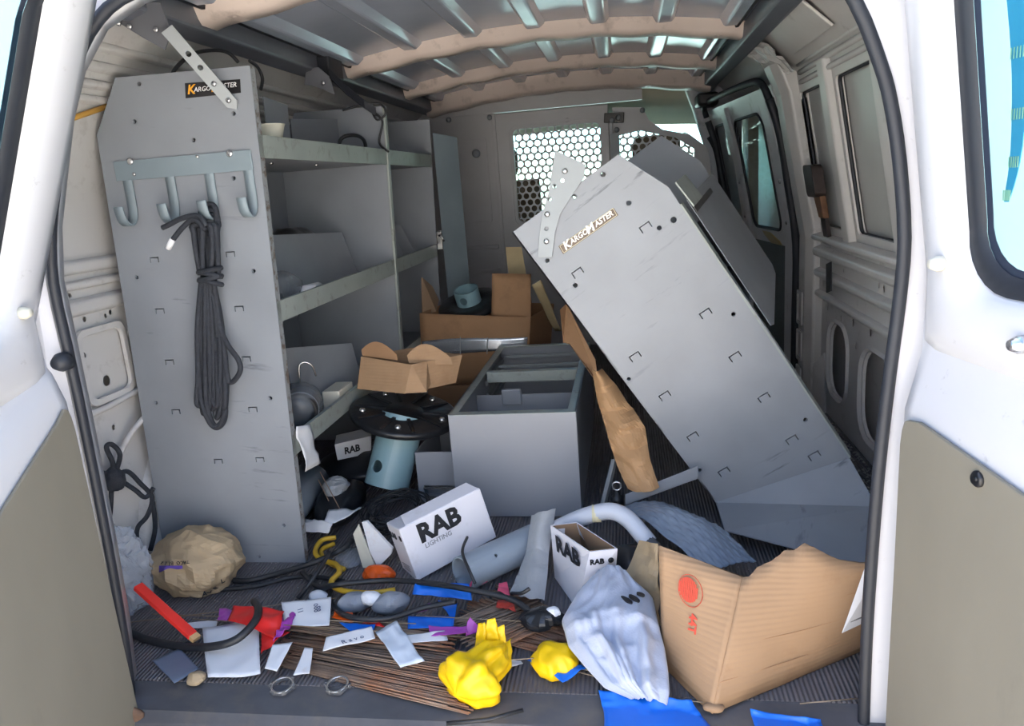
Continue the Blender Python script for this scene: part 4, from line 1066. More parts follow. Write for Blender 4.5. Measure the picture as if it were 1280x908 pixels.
# ---- knotted black cord on the wall at the left
kc = thing('knotted_cord', 'knotted black cord hanging against the white wall beside the paper bag', 'cord', (-1.17, 1.45, .12))
for pts in ([(98, 572), (112, 585), (132, 592), (146, 594)], [(142, 598), (150, 570), (140, 556), (133, 560), (141, 580), (139, 600)], [(146, 594), (160, 590), (175, 604), (190, 622), (184, 645), (172, 660), (172, 678), (181, 694)], [(140, 600), (138, 640), (134, 662)], [(150, 600), (168, 612), (182, 622), (192, 610)], [(191, 628), (194, 660), (188, 688)]):
    m = MB(); m.tube(spl([W(x, y, y=1.40+.0016*(x-98)) for x, y in pts], 6), .0058, 7); m.build('cord_strand', ROPE, kc)
m = MB(); lump(m, W(142, 600, y=1.47), (.022, .02, .026), 4, .2, 40, 18, 12); m.build('knot', ROPE, kc)

# ================================================================ the tipped shelving unit on the right
YP = 1.80
tu = thing('tipped_shelving', 'scuffed grey shelving unit tipped over and leaning to the side', 'shelving', (.3, 2.0, 0))
AX = Vector((.125, .55, .06))
def T(px, py, o=0.0): return W(px, py, y=YP-o)
C = [T(640, 291), T(773, 193), T(836, 234), T(850, 256), T(951, 400), T(1062, 573), T(895, 629)]
tabv = (C[1]-C[0]).normalized(); tabu = -(C[6]-C[0]).normalized(); tabu = (tabu-tabv*tabu.dot(tabv)).normalized()
TABS = [lanced(T(px, py), .028, .016, tabv, tabu) for px, py in ((807, 284), (722, 341), (882, 392), (919, 446), (794, 446), (955, 497), (831, 495), (866, 546), (1018, 570), (990, 550), (905, 590))]
THOLES = [(T(px, py), r) for px, py, r in ((842, 275, .007), (824, 285, .0055), (754, 218, .0055), (786, 254, .0055), (719, 357, .0055), (786, 474, .0045), (917, 393, .005), (1007, 525, .005), (684, 326, .005), (875, 588, .004), (718, 246, .005))]
m = MB(); m.plate(C, [h for h, t_ in TABS] + [[q+Vector((r*math.cos(a), 0, r*math.sin(a))) for a in [2*math.pi*i/12 for i in range(12)]] for q, r in THOLES], (0, .003, 0)); tp = m.build('end_panel', STEEL2, tu)
fe, be = (C[6]-C[0]), (C[5]-C[3])
# flange along both long edges
m = MB(); m.prism([C[0], C[6], C[6]+AX*.035, C[0]+AX*.035], Vector((.003, 0, .002))); m.build('panel_flange', STEELD, tp)
m = MB(); m.prism([C[3], C[5], C[5]+AX*.05, C[3]+AX*.05], Vector((.003, 0, .002))); m.build('panel_flange', LIP, tp)
# foot of the panel bent out towards the doorway
D1, D2, D3 = W(1096, 634, z=.10), W(1092, 712, z=.004), W(905, 668, z=.012)
D1 = W(1096, 634, y=1.70)
D2 = W(1092, 712, y=1.50); D3 = W(906, 664, y=1.66)
m = MB(); m.add([C[6], C[5], D1, D2, D3], [(0, 1, 2), (0, 2, 4), (2, 3, 4)]); m.build('bent_foot', STEEL2, tu, solid=.003)
# far end panel
def far(p, s=1.0): return Vector(p)+AX*s
m = MB(); m.prism([far(p) for p in (C[0], C[1], C[2], C[3], C[3]+be*.42, C[0]+fe*.55)], (0, .003, 0)); m.build('end_panel', STEELD, tu)
# shelves between the two ends
up_f, up_b = -fe, -be
for t in (.02, .27, .55, .82):
    f0 = C[6]+up_f*t*1.0; b0 = C[5]+up_b*min(t*1.12, .98)
    dpb = .97 if t > .5 else .06
    m = MB(); m.prism([f0+AX*.01, b0+AX*.01, b0+AX*dpb, f0+AX*.97], (b0-f0).cross(AX).normalized()*.002); sh = m.build('shelf', STEELD, tu)
    m = MB(); w = up_f.normalized()*.045; m.prism([f0, f0+AX, f0+AX+w, f0+w], (.002, 0, .002)); m.build('shelf_lip', STEELD, sh)
# back sheet that shows beyond the panel edge, with a rounded end
k0, k1 = C[3], C[3]+be*.47
bp_ = [k0+AX*.03, k0+AX*.16, k1+AX*.16-be*.015]
nb = be.cross(AX).normalized()
m = MB()
o_ = -nb*.012 if nb.z < 0 else nb*.012
m.prism([k0+AX*.05+o_, k0+AX*.95+o_, k1+AX*.95+o_-be*.03, k1+AX*.88+o_, k1+AX*.12+o_+be*.035, k1+AX*.05+o_+be*.02], o_*.2); m.build('back_sheet', STEELD, tu, bevel=.001)
g0 = C[2]; m = MB(); m.prism([g0+AX*.04+o_, C[3]+be*.03+AX*.04+o_*1.5, C[3]+be*.03+AX*.30+o_*1.5, g0+AX*.30+o_], o_*.3); m.build('cap_strip', LIP, tu)
m = MB(); m.prism([C[3]+be*.03+AX*.03+o_*1.6, C[3]+be*.05+AX*.03+o_*1.6, C[3]+be*.05+AX*.6+o_*1.6, C[3]+be*.03+AX*.6+o_*1.6], o_*.1); m.build('tape_band', BLACK, tu)
# lanced tabs and holes on the end panel
for h, t_ in TABS:
    m = MB(); m.prism([q+Vector((0, -.0004, 0)) for q in t_], (0, .003, 0)); m.build('panel_tab', STEEL2, tp)
for q, r in THOLES: sleeve(q, (0, 1, 0), r, .014).build('panel_hole', STEEL2, tp)
# maker's plate
e0, e1, e2, e3 = [T(*p, .0016) for p in ((704, 318), (773, 269), (767, 260), (698, 308))]
m = MB(); m.plate([e0, e1, e2, e3], [], (0, .0012, 0)); mp_ = m.build('maker_plate', mat('brown_black_decal', (92, 78, 66), .3, .2), tu)
xd = (e1-e0).normalized(); yd = (e3-e0)
def inset(t, u): return e0+(e1-e0)*t+(e3-e0)*u
bm_ = MB()
for a, b in (((.02, .08), (.98, .08)), ((.98, .08), (.98, .92)), ((.98, .92), (.02, .92)), ((.02, .92), (.02, .08))):
    bm_.bar(inset(*a)+Vector((0, -.0006, 0)), inset(*b)+Vector((0, -.0006, 0)), .001, .0008, up=(0, 1, 0))
bm_.build('plate_border', mat('cream_print', (220, 214, 180)), mp_)
WP2 = mat('white_raised_print', (246, 244, 236), .4)
text_mb('K', inset(.06, .20), xd, yd, .027, shear=.25, bold=.0008).build('lettering', WP2, mp_)
text_mb('ARGO', inset(.18, .32), xd, yd, .0175, shear=.25, bold=.0004).build('lettering', WP2, mp_)
text_mb('M', inset(.47, .20), xd, yd, .027, shear=.25, bold=.0008).build('lettering', WP2, mp_)
text_mb('ASTER', inset(.63, .32), xd, yd, .0175, shear=.25, bold=.0004).build('lettering', WP2, mp_)
# slotted strap on the panel corner, bent up to a triangular end
st_ = [(672, 322), (690, 322), (694, 290), (700, 268), (718, 240), (730, 222), (732, 206), (694, 188), (690, 212), (686, 240), (678, 268), (674, 295)]
m = MB(); m.plate([T(x, y, .006) for x, y in st_], [[T(px, py, .006)+Vector((.005*math.cos(a), 0, .005*math.sin(a))) for a in [2*math.pi*i/12 for i in range(12)]] for px, py in ((687, 249), (693, 233), (683, 286), (703, 226))], (0, .003, 0)); sg = m.build('brace_strap', ZINC, tu, bevel=.001)
for px, py in ((684, 268), (706, 214), (683, 302)):
    disc(MB(), T(px, py, .008), (0, -1, 0), .007, .004, 10).build('strap_bolt', BOLT, sg)
# loose grey angle strip under the unit
m = MB(); a, b = W(782, 632, y=1.70), W(872, 599, y=1.74)
m.prism([a, b, b+Vector((0, 0, .033)), a+Vector((0, 0, .028))], (0, .003, 0)); m.prism([a, b, b+Vector((0, .05, .0)), a+Vector((0, .05, 0))], (0, 0, .003))
tag(m.build('steel_angle', STEELD), 'grey steel angle strip wedged beneath the tipped shelving', 'steel angle')

# ================================================================ drawer cabinet lying open side up
cbn = thing('drawer_cabinet', 'long grey steel drawer cabinet lying on its back, open upward', 'cabinet', (-.315, 2.3, 0))
CX0, CX1, CY0, CY1, CZ = -.489, -.146, 1.85, 2.71, .298
GR = mat('smooth_grey_cabinet_paint', (142, 146, 154), .38, var=.03)
m = MB(); m.box((CX0, CY0, .004), (CX1, CY0+.004, CZ)); m.build('front_side', GR, cbn, bevel=.002)
for x in (CX0, CX1-.004):
    m = MB(); m.box((x, CY0+.004, .004), (x+.004, CY1, CZ)); m.build('long_side', GR, cbn)
m = MB(); m.box((CX0, CY1-.004, .004), (CX1, CY1, CZ)); m.build('far_side', GR, cbn)
m = MB(); m.box((CX0+.004, CY0+.004, .002), (CX1-.004, CY1-.004, .006)); m.build('back_sheet', STEELD, cbn)
RIM = LIP
for a, b in (((CX0, CY0, CZ-.003), (CX1, CY0+.03, CZ)), ((CX0, CY0+.03, CZ-.003), (CX0+.024, CY1, CZ)), ((CX1-.024, CY0+.03, CZ-.003), (CX1, CY1, CZ)), ((CX0+.024, CY1-.03, CZ-.003), (CX1-.024, CY1, CZ))):
    m = MB(); m.box(a, b); m.build('rim', RIM, cbn, bevel=.001)
m = MB(); m.box((CX0+.024, 2.30, CZ-.035), (CX1-.024, 2.33, CZ)); m.build('cross_rail', RIM, cbn, bevel=.002)
m = MB(); m.box((CX0+.006, 2.20, .03), (CX1-.006, 2.204, .25)); m.build('inner_divider', GR, cbn)
m = MB(); m.box((-.40, 2.185, .22), (-.34, 2.20, .27)); m.build('divider_tab', GR, cbn, bevel=.003)
for k in range(3):
    z = CZ-.05-.04*k
    for x in (CX0+.012, CX1-.012):
        m = MB(); m.bar((x, 2.35, z), (x, CY1-.02, z), .01, .016); m.build('slide_rail', ZINC, cbn)
for k in range(2):
    m = MB(); m.bar((CX0+.03, 2.5+.15*k, CZ-.03), (CX1-.03, 2.5+.15*k, CZ-.03), .008, .01); m.build('cross_wire', ZINC, cbn)
m = MB(); lump(m, (-.36, 2.02, .10), (.09, .11, .10), 21, .25, 10, floor=.0075); tag(m.build('plastic_bag', CLEARD, flatshade=True), 'crumpled clear bag of fittings inside the drawer cabinet', 'plastic bag')
m = MB(); lump(m, (-.205, 2.06, .07), (.035, .08, .08), 22, .2, 12, floor=.0075); tag(m.build('dark_bag', BAGB, flatshade=True), 'small dark bag inside the drawer cabinet', 'bag')

# small pulled-out drawer beside it
dw_ = thing('loose_drawer', 'blue-grey drawer with a chrome pull beside the cabinet', 'drawer', (-.57, 1.98, 0))
m = MB(); m.plate([(-.617, 1.93, .004), (-.500, 1.93, .004), (-.500, 1.93, .165), (-.617, 1.93, .165)], [[(-.600, 1.93, .025), (-.506, 1.93, .025), (-.506, 1.93, .065), (-.600, 1.93, .065)]], (0, .006, 0)); fr = m.build('drawer_front', GR, dw_)
m = MB(); m.box((-.617, 1.936, .004), (-.613, 2.20, .165)); m.build('drawer_side', STEELD, dw_)
m = MB(); m.box((-.504, 1.936, .004), (-.500, 2.20, .165)); m.build('drawer_side', STEELD, dw_)
m = MB(); m.box((-.613, 1.936, .004), (-.504, 2.20, .008)); m.build('drawer_bottom', STEELD, dw_)
m = MB(); m.box((-.613, 2.196, .008), (-.504, 2.20, .165)); m.build('drawer_back', STEELD, dw_)
m = MB(); cup(m, (-.600, 1.931, .025), (-.506, 1.965, .065), 'y0'); m.build('pull_recess', GR, fr)
for z in (.03, .058):
    m = MB(); m.bar((-.600, 1.925, z), (-.506, 1.925, z), .006, .006); m.build('pull_rail', BOLT, fr)
# ================================================================ cartons
def mbM(M):
    m = MB(); m.M = M; return m
def frame(o, x, y, z=None):
    """matrix with origin o and axes x, y (z up by cross)"""
    x = Vector(x).normalized(); y = Vector(y); y = (y-x*y.dot(x)).normalized(); z = x.cross(y)
    M = Matrix((x, y, z)).transposed().to_4x4(); M.translation = Vector(o); return M
def walls(m, w, d, h, t=.003, bottom=True):
    m.box((0, 0, 0), (w, t, h)); m.box((0, d-t, 0), (w, d, h)); m.box((0, t, 0), (t, d-t, h)); m.box((w-t, t, 0), (w, d-t, h))
    if bottom: m.box((t, t, 0), (w-t, d-t, t))
    return m

# closed white carton with black print, tilted on the litter
M = frame((-.517, 1.500, .028), (.150, .215, .035), (-.078, .090, .018))
M = frame((-.508, 1.502, .010), (.165, .20, .030), (-.10, .085, .0))
wc = thing('white_carton', 'closed white carton with black lettering, beside the grey pipe', 'carton', (-.45, 1.60, .01))
w_, d_, h_ = .235, .085, .135
W1 = [Vector(p) for p in ((520, 727, 1.500), (619, 671, 1.675), (600, 637, 1.66), (513, 651, 1.50), (497, 662, 1.56), (503, 690, 1.575))]
A0 = W(522, 727, y=1.515); A1 = W(621, 672, y=1.66); A2 = W(527, 648, y=1.555); A3 = W(595, 634, y=1.68)
ux = (A1-A0); uz = (A2-A0); 
uz = (uz - ux*(uz.dot(ux)/ux.length_squared))
uy = uz.cross(ux).normalized()*.085
if uy.x > 0: uy = -uy
def WCp(a, b, c): return A0+ux*a+uz*b+uy*c
m = MB(); vs = [WCp(a, b, c) for c in (0, 1) for a, b in ((0, 0), (1, 0), (1, 1), (0, 1))]
m.add(vs, [(0, 1, 2, 3), (7, 6, 5, 4), (0, 4, 5, 1), (1, 5, 6, 2), (2, 6, 7, 3), (3, 7, 4, 0)]); m.build('carton_body', WCARD, wc, bevel=.003)
m = MB(); m.add([WCp(.08, 1.0, .03), WCp(.98, 1.0, .03), WCp(.94, 1.10, .5), WCp(.12, 1.10, .5)], [(0, 1, 2, 3)]); m.build('top_flap', WCARD, wc, solid=.002)
xd, zd = ux.normalized(), uz.normalized()
text_mb('RAB', WCp(.17, .60, -.012), xd, zd, .062, bold=.0026).build('lettering', INK, wc)
text_mb('LIGHTING', WCp(.20, .47, -.012), xd, zd, .016).build('lettering', INKG, wc)
e_ = -uy.normalized()
text_mb('RAB', WCp(-.003, .74, .92), e_, zd, .022, bold=.0008).build('lettering', INK, wc)
m = MB(); m.lathe([(0, .0006), (.0075, .0006), (.0075, 0)], WCp(-.001, .80, .17), uy.cross(uz).normalized()*-1 if uy.cross(uz).dot(ux) > 0 else uy.cross(uz), 18); m.build('round_mark', INK, wc)
for k in range(4):
    m = MB(); m.bar(WCp(-.003, .14+.035*k, .75), WCp(-.003, .14+.035*k, .25), .0012, .0006, up=ux); m.build('print_line', INKG, wc)

# open white carton
oc = thing('white_carton', 'open empty white carton with black lettering standing by the rag', 'carton', (-.12, 1.46, .0))
B0 = W(722, 762, z=.004); B1 = W(766, 748, z=.004); B2 = W(694, 722, z=.004)
hgt = .138
def up(p, px, py):
    q = W(px, py, z=hgt); return q
R0, R1, R2 = W(737, 690, z=hgt), W(771, 686, z=hgt), W(689, 657, z=hgt)
R3 = R1+R2-R0; B3 = B1+B2-B0
m = MB()
bot = [B0, B1, B3, B2]; top = [R0, R1, R3, R2]
m.add(bot+top, [(0, 1, 2, 3), (0, 1, 5, 4), (1, 2, 6, 5), (2, 3, 7, 6), (3, 0, 4, 7)]); m.build('carton_body', WCARD, oc, solid=.0035, soff=0)
ctr = (B0+B1+B2+B3+R0+R1+R2+R3)/8
ins = [q+(Vector((ctr.x, ctr.y, q.z))-q)*.06 for q in bot+top]
m = MB(); m.add(ins, [(0, 1, 2, 3), (0, 1, 5, 4), (1, 2, 6, 5), (2, 3, 7, 6), (3, 0, 4, 7)]); m.build('carton_lining', CARDIN, oc)
fx = (R0-R2).normalized(); fz = (R2-B2).normalized()
n_ = fx.cross(fz).normalized()
text_mb('RAB', R2+(R0-R2)*.18+(B2-R2)*.36+n_*.0065, (R0-R2), fz, .052, bold=.002).build('lettering', INK, oc)
text_mb('RAB', R0+(R1-R0)*.10+(B0-R0)*.22+(R1-R0).cross(fz).normalized()*.002, (R1-R0), fz, .0165, bold=.0008).build('lettering', INK, oc)
m = MB(); m.lathe([(0, .0006), (.0062, .0006), (.0062, 0)], R0+(R1-R0)*.86+(B0-R0)*.18+(R1-R0).cross(fz).normalized()*.0022, (R1-R0).cross(fz), 18); m.build('round_mark', INK, oc)
m = MB(); m.add([R2, R2+(R3-R2)*.55, R2+(R3-R2)*.5+Vector((0, 0, -.03)), R2+Vector((.0, 0, -.03))], [(0, 1, 2, 3)]); m.M = None
m.build('inner_flap', WCARD, oc, solid=.002)

# third white carton half under the reel
rc = thing('white_carton', 'soiled white carton lying half under the black reel flange', 'carton', (-.86, 2.1, .0))
a, b, c, d = W(418, 556, y=2.06), W(464, 545, y=2.16), W(464, 567, y=2.16), W(422, 576, y=2.06)
m = MB(); back = Vector((-.03, .09, .0)); m.add([a, b, c, d]+[q+back for q in (a, b, c, d)], [(0, 1, 2, 3), (7, 6, 5, 4), (0, 4, 5, 1), (1, 5, 6, 2), (2, 6, 7, 3), (3, 7, 4, 0)]); m.build('carton_body', PAPERD, rc, bevel=.002)
nn = (b-a).cross(a-d).normalized()
text_mb('RAB', d+(c-d)*.22+(a-d)*.30+nn*.002, (b-a), (a-d), .030, bold=.001).build('lettering', INK, rc)
m = MB(); lump(m, (-.87, 2.16, .030), (.13, .10, .055), 31, .15, 9, floor=.003); tag(m.build('black_bag', BAGB), 'crumpled black bag under the soiled white carton', 'bag')

# big torn carton at the doorway
tc_ = thing('torn_carton', 'large torn brown carton with a red stamp and white label', 'carton', (.24, 1.26, 0))
Q0 = W(890, 892, z=.003); QL = W(829, 832, z=.003); QR = W(1088, 818, z=.003)
TL, TC, TR = W(824, 682, z=.215), W(928, 722, z=.190), W(1090, 714, z=.215)
Q3 = Vector((QL.x+.20, QL.y+.24, .003)); T3 = Vector((TL.x+.20, TL.y+.16, .05)); 
TR = Vector((.405, 1.235, .205)); QR = Vector((.405, 1.285, .003))
# face A (left) and face B (right); ragged top edges
def face(b0, b1, t0, t1, edge, n=22, bulge=.01, seed=1, nv=8):
    nr_ = (b1-b0).cross(t0-b0).normalized()
    if nr_.y > 0: nr_ = -nr_
    def fn(u, v):
        e = edge(u)
        p = b0*(1-u)+b1*u; q = t0*(1-u)+t1*u
        r = p+(q-p)*v*e
        bl = bulge*math.sin(math.pi*v)*math.sin(math.pi*min(1, max(0, u)))
        return r+nr_*(bl+.0035*nz(r, 16, seed)*(1 if 0.02 < u < .98 else 0))
    m = MB(); m.grid(fn, n, nv); return m
def edA(u): return 1.0+.02*nz((u*9, 1, 0), 1)*0
def edB(u):
    pts = [(0, 1.0), (.05, 1.0), (.10, 1.07), (.2, 1.11), (.28, 1.20), (.36, 1.19), (.42, 1.25), (.5, 1.21), (.6, 1.14), (.72, 1.07), (.88, 1.02), (1, 1.0)]
    for (a, ea), (b, eb) in zip(pts, pts[1:]):
        if u <= b: return ea+(eb-ea)*(u-a)/(b-a)+.012*nz((u*22, 3, 0), 1)
    return 1
face(QL, Q0, TL, TC, edA, 14, .004, 2).build('carton_side', CARD, tc_, solid=.004)
face(Q0, QR, TC, TR, edB, 40, .012, 3).build('carton_side', CARD, tc_, solid=.004)
face(QR, Q3, TR, T3, lambda u: 1, 8, 0, 5).build('carton_side', CARD, tc_, solid=.004)
face(Q3, QL, T3, TL, lambda u: 1, 8, 0, 6).build('carton_side', CARD, tc_, solid=.004)
m = MB(); m.add([Q0, QR, Q3, QL], [(0, 1, 2, 3)]); m.build('carton_bottom', CARDIN, tc_, solid=.003)
# crushed bottom corner, crease ridges, tape
m = MB(); lump(m, Q0+Vector((.004, .008, .006)), (.014, .009, .006), 7, .3, 40, 16, 8, floor=.0025); m.build('crushed_corner', CARD, tc_)
for a, b in ((.18, .95), (.42, .97)):
    p0 = Q0+(QR-Q0)*a; p1 = TC+(TR-TC)*(a+.02)
for vv in (.22, .48, .72):
    p = Q0+(TC-Q0)*vv; q = QR+(TR-QR)*vv
    nrm = (QR-Q0).cross(TC-Q0).normalized(); nrm = -nrm if nrm.y > 0 else nrm
    pts = [p+(q-p)*(i/10)+nrm*(.0125*math.sin(math.pi*vv)*math.sin(math.pi*i/10)+.0015+.001*nz((i, vv, 0), 1.3)) for i in range(11)]
    m = MB(); m.tube(pts, .0007, 5); m.build('crease', CARD2, tc_)
def onA(a, b, o=.0):
    p = QL*(1-a)+Q0*a; q = TL*(1-a)+TC*a; n = (Q0-QL).cross(TL-QL).normalized(); n = -n if n.y > 0 else n
    return p+(q-p)*b+n*(.006+o)
def onB(a, b, o=0):
    p = Q0*(1-a)+QR*a; q = TC*(1-a)+TR*a; n = (QR-Q0).cross(TC-Q0).normalized(); n = -n if n.y > 0 else n
    return p+(q-p)*b+n*(.0045+.012*math.sin(math.pi*b)*math.sin(math.pi*a)+o)
# red stamp: a hatched round with a thin ring, and the code below it
cA = onA(.45, .76, .0035); ax_ = (onA(.9, .76)-onA(.1, .76)).normalized(); az_ = (onA(.45, .95)-onA(.45, .5)).normalized()
nA = ax_.cross(az_)
m = MB()
for k in range(-5, 6):
    hw_ = math.sqrt(max(0, 1-(k/5.6)**2))*.021
    m.bar(cA+ax_*(k*.0034)-az_*hw_, cA+ax_*(k*.0034)+az_*hw_, .0027, .0006, up=nA)
m.build('stamp_fill', REDINK, tc_)['kind'] = 'stuff'
m = MB(); m.tube([cA+ax_*.004+(ax_*math.cos(a)*.024+az_*math.sin(a)*.027) for a in [2*math.pi*i/24 for i in range(25)]], .0007, 4); m.build('stamp_ring', REDINK, tc_)
text_mb('44T', onA(.50, .59, .0035), -az_, ax_, .021, bold=.0006).build('lettering', REDINK, tc_)
# white label wrapping the right edge
m = MB(); lb = [onB(.76, .34, .003), onB(.995, .38, .003), onB(.995, .97, .003), onB(.88, .97, .003)]
m.add(lb, [(0, 1, 2, 3)]); lab = m.build('shipping_label', PAPER, tc_, solid=.0006)
for k in range(7):
    t = .44+.075*k; m = MB(); m.bar(onB(.81+.018*k, t, .0042), onB(.96, t+.01, .0042), .003, .0005, up=(0, -1, 0)); m.build('label_line', INKG, lab)
# wadded brown paper lying in and behind it
m = MB(); m.grid(quadpatch([W(766, 752, y=1.42), W(826, 792, y=1.345), W(828, 680, y=1.37), W(800, 676, y=1.44)], .010, 13, 6), 16, 16); tag(m.build('packing_paper', KRAFT2, solid=.0015, flatshade=True), 'tan packing paper crumpled behind the torn carton', 'packing paper')
# bubble wrap
bw = MB()
c4 = [W(764, 638, y=1.70), W(850, 640, y=1.72), W(945, 705, y=1.46), W(885, 722, y=1.385)]
def bub(u, v):
    p = (c4[0]*(1-u)+c4[2]*u)*(1-v)+(c4[1]*(1-u)+c4[2]*u)*v if False else (c4[0]*(1-u)*(1-v)+c4[1]*u*(1-v)+c4[2]*u*v+c4[3]*(1-u)*v)
    s = math.sin(u*46)*math.sin(v*40)
    return p+Vector((0, 0, .028*math.sin(math.pi*v)+.022*math.sin(math.pi*u)+.012*nz(p, 14, 9)+.0028*max(0, s)))
bw.grid(bub, 70, 60)
tag(bw.build('bubble_wrap', BUBBLE, solid=.002), 'grey bubble wrap bunched against the tipped shelving foot', 'bubble wrap')

# ---- open carton in the middle with a reel in it
mc = thing('open_carton', 'open brown carton banded with silver tape holding a reel', 'carton', (-.55, 2.78, .16))
F0, F1, F2, F3 = W(530, 492, y=2.745), W(657, 470, y=2.735), W(663, 397, y=2.735), W(525, 392, y=2.745)
bk = Vector((.06, .30, .0)); bz_ = min(F0.z, F1.z)
F0 = Vector((F0.x, F0.y, .145)); F1 = Vector((F1.x, F1.y, .150))
def fp(a, b, o=0): return F0*(1-a)*(1-b)+F1*a*(1-b)+F2*a*b+F3*(1-a)*b+Vector((0, -o, 0))
m = MB(); m.grid(lambda u, v: fp(u, v, .012*math.sin(math.pi*v)*math.sin(math.pi*u)+.006*nz((u*4, v*4, 0), 1, 2)), 16, 10); m.build('carton_front', CARD2, mc, solid=.004)
for (a, b) in ((F0, F3), (F1, F2)):
    m = MB(); m.add([a, a+bk, b+bk, b], [(0, 1, 2, 3)]); m.build('carton_side', CARD2, mc, solid=.004)
m = MB(); m.add([F0+bk, F1+bk, F2+bk, F3+bk], [(0, 1, 2, 3)]); m.build('carton_back', CARD2, mc, solid=.004)
m = MB(); m.add([F0, F1, F1+bk, F0+bk], [(0, 1, 2, 3)]); m.build('carton_bottom', CARD2, mc, solid=.004)
m = MB(); a0, a1, a2, a3 = fp(.02, .50), fp(1.0, .62), fp(1.0, .84), fp(.02, .70)
m.grid(lambda u, v: fp(.01+.98*u, .42+.10*u+(.20+.02*math.sin(5*u))*v, .006+.012*math.sin(math.pi*(.42+.10*u+.22*v))*math.sin(math.pi*u)), 20, 5); m.build('tape_band', SILV, mc, solid=.001)
for t in (.38, .63):
    m = MB(); m.bar(fp(t, .45, .022), fp(t, .70, .02), .003, .001, up=(0, 1, 0)); m.build('tape_fold', ZINC, mc)
# flaps: tall right one, leaning left one, back one
m = MB(); m.grid(quadpatch([W(615, 398, y=2.78), W(664, 402, y=2.76), W(664, 343, y=2.82), W(616, 342, y=2.82)], .004, 10, 3), 8, 8); m.build('flap', CARD2, mc, solid=.004)
m = MB(); m.add([W(528, 393, y=2.80), W(545, 390, y=2.86), W(548, 375, y=2.94), W(540, 358, y=2.92), W(527, 347, y=2.82)], [(0, 1, 2, 3, 4)]); m.build('flap', CARDIN, mc, solid=.004)
m = MB(); m.add([F3+bk, F2+bk+Vector((-.09, 0, 0)), F2+bk+Vector((-.10, .05, .05)), F3+bk+Vector((.03, .05, .045))], [(0, 1, 2, 3)]); m.build('flap', CARD2, mc, solid=.004)
# the reel inside: black rim with a grey-blue hub
rl = thing('cable_reel', 'black reel with a pale hub sitting inside the open carton', 'reel', (-.57, 2.89, .16))
cR = W(588, 384, y=2.89)
m = MB(); m.lathe([(.045, -.012), (.125, -.012), (.13, -.006), (.13, .006), (.125, .012), (.045, .012)], cR+Vector((0, 0, .01)), (-.12, -.32, 1), 30, closed=True); m.build('flange', BASEB, rl)
m = pierced_tube(cR+Vector((0, 0, .005)), (-.12, -.32, 1), .05, .005, -.15, .075, (-.2, -1, 0), .044, .016); hub = m.build('hub', TEAL, rl)
tube_hole_rim(cR+Vector((0, 0, .005)), (-.12, -.32, 1), .05, .005, (-.2, -1, 0), .044, .016).build('hub_hole', TEAL, hub)
# carton under it
uc = thing('brown_carton', 'flat brown carton underneath the taped carton', 'carton', (-.55, 2.75, 0))
m = MB(); m.box((-.80, 2.75, .003), (-.42, 3.05, .138)); m.build('carton_body', CARD2, uc, bevel=.006)
m = MB(); m.box((-.79, 2.747, .06), (-.43, 2.751, .064)); m.build('flap_seam', CARDIN, uc)

# small brown carton with tuck flaps
sb = thing('small_brown_carton', 'small brown carton with open tuck flaps perched on the reel', 'carton', (-.74, 2.12, .30))
g0, g1, g2, g3 = W(447, 486, y=2.02), W(506, 492, y=1.96), W(514, 456, y=1.98), W(452, 446, y=2.04)
dpt = Vector((.12, .12, -.005))
m = MB(); m.add([g0, g1, g2, g3, g0+dpt, g1+dpt, g2+dpt, g3+dpt], [(0, 1, 2, 3), (0, 4, 5, 1), (1, 5, 6, 2), (4, 7, 6, 5), (3, 7, 4, 0)]); m.build('carton_body', CARD, sb, solid=.003)
def tongue(a, b, h, lean):
    a = Vector(a); b = Vector(b); pts = []
    for i in range(9):
        t = i/8; k = math.sin(math.pi*(.12+.76*t))
        pts.append(a+(b-a)*t+(h+Vector(lean))*k)
    return [a]+pts+[b]
m = MB(); m.add(tongue(g3+Vector((.0, .01, 0)), g3*.3+g2*.7+Vector((0, .02, 0)), Vector((0, 0, .045)), (-.01, .02, 0)), [tuple(range(11))]); m.build('tuck_flap', CARD2, sb, solid=.003)
m = MB(); m.add(tongue(g2+Vector((-.015, .03, -.002)), g2+dpt*.6+Vector((.03, 0, -.02)), Vector((-.01, 0, .06)), (0, .0, 0)), [tuple(range(11))]); m.build('tuck_flap', CARD, sb, solid=.003)
m = MB(); m.add([g1, g1+dpt*.25+Vector((.03, -.02, 0)), W(540, 476, y=2.04), g2+dpt*.3, g2], [(0, 1, 2, 3, 4)]); m.build('side_flap', CARD, sb, solid=.003)

# reel lying on its stand: black spoked flange over a teal tube
rs = thing('lamp_bollard', 'upturned teal bollard tube with a black cast base plate', 'bollard', (-.70, 1.95, .0))
cD = W(505, 518, y=2.0); tb = W(484, 604, y=1.93)
axd = (cD-tb).normalized()
m = MB(); m.lathe([(0, -.010), (.150, -.010), (.156, -.004), (.156, .008), (.148, .012), (.06, .010), (.05, .016), (0, .016)], cD, (axd+Vector((0, -.45, .25))).normalized(), 40); pl2 = m.build('base_plate', BASEB, rs)
nD = (axd+Vector((0, -.45, .25))).normalized(); a1 = nD.orthogonal().normalized(); a2 = nD.cross(a1)
for k in range(10):
    a = 2*math.pi*k/10; d_ = a1*math.cos(a)+a2*math.sin(a)
    m = MB(); m.bar(cD+nD*.013+d_*.055, cD+nD*.012+d_*.145, .010, .006, up=nD); m.build('cast_rib', BASEB, pl2)
    if k % 2 == 0: disc(MB(), cD+nD*.013+(a1*math.cos(a+.3)+a2*math.sin(a+.3))*.12, nD, .010, .008, 8).build('anchor_nut', BOLT, pl2)
hd = Vector((-.45, -1, .1)).normalized()
m = pierced_tube(tb, axd, .064, .004, -.01, .20, hd, .045, .018); tbo = m.build('tube', TEAL, rs)
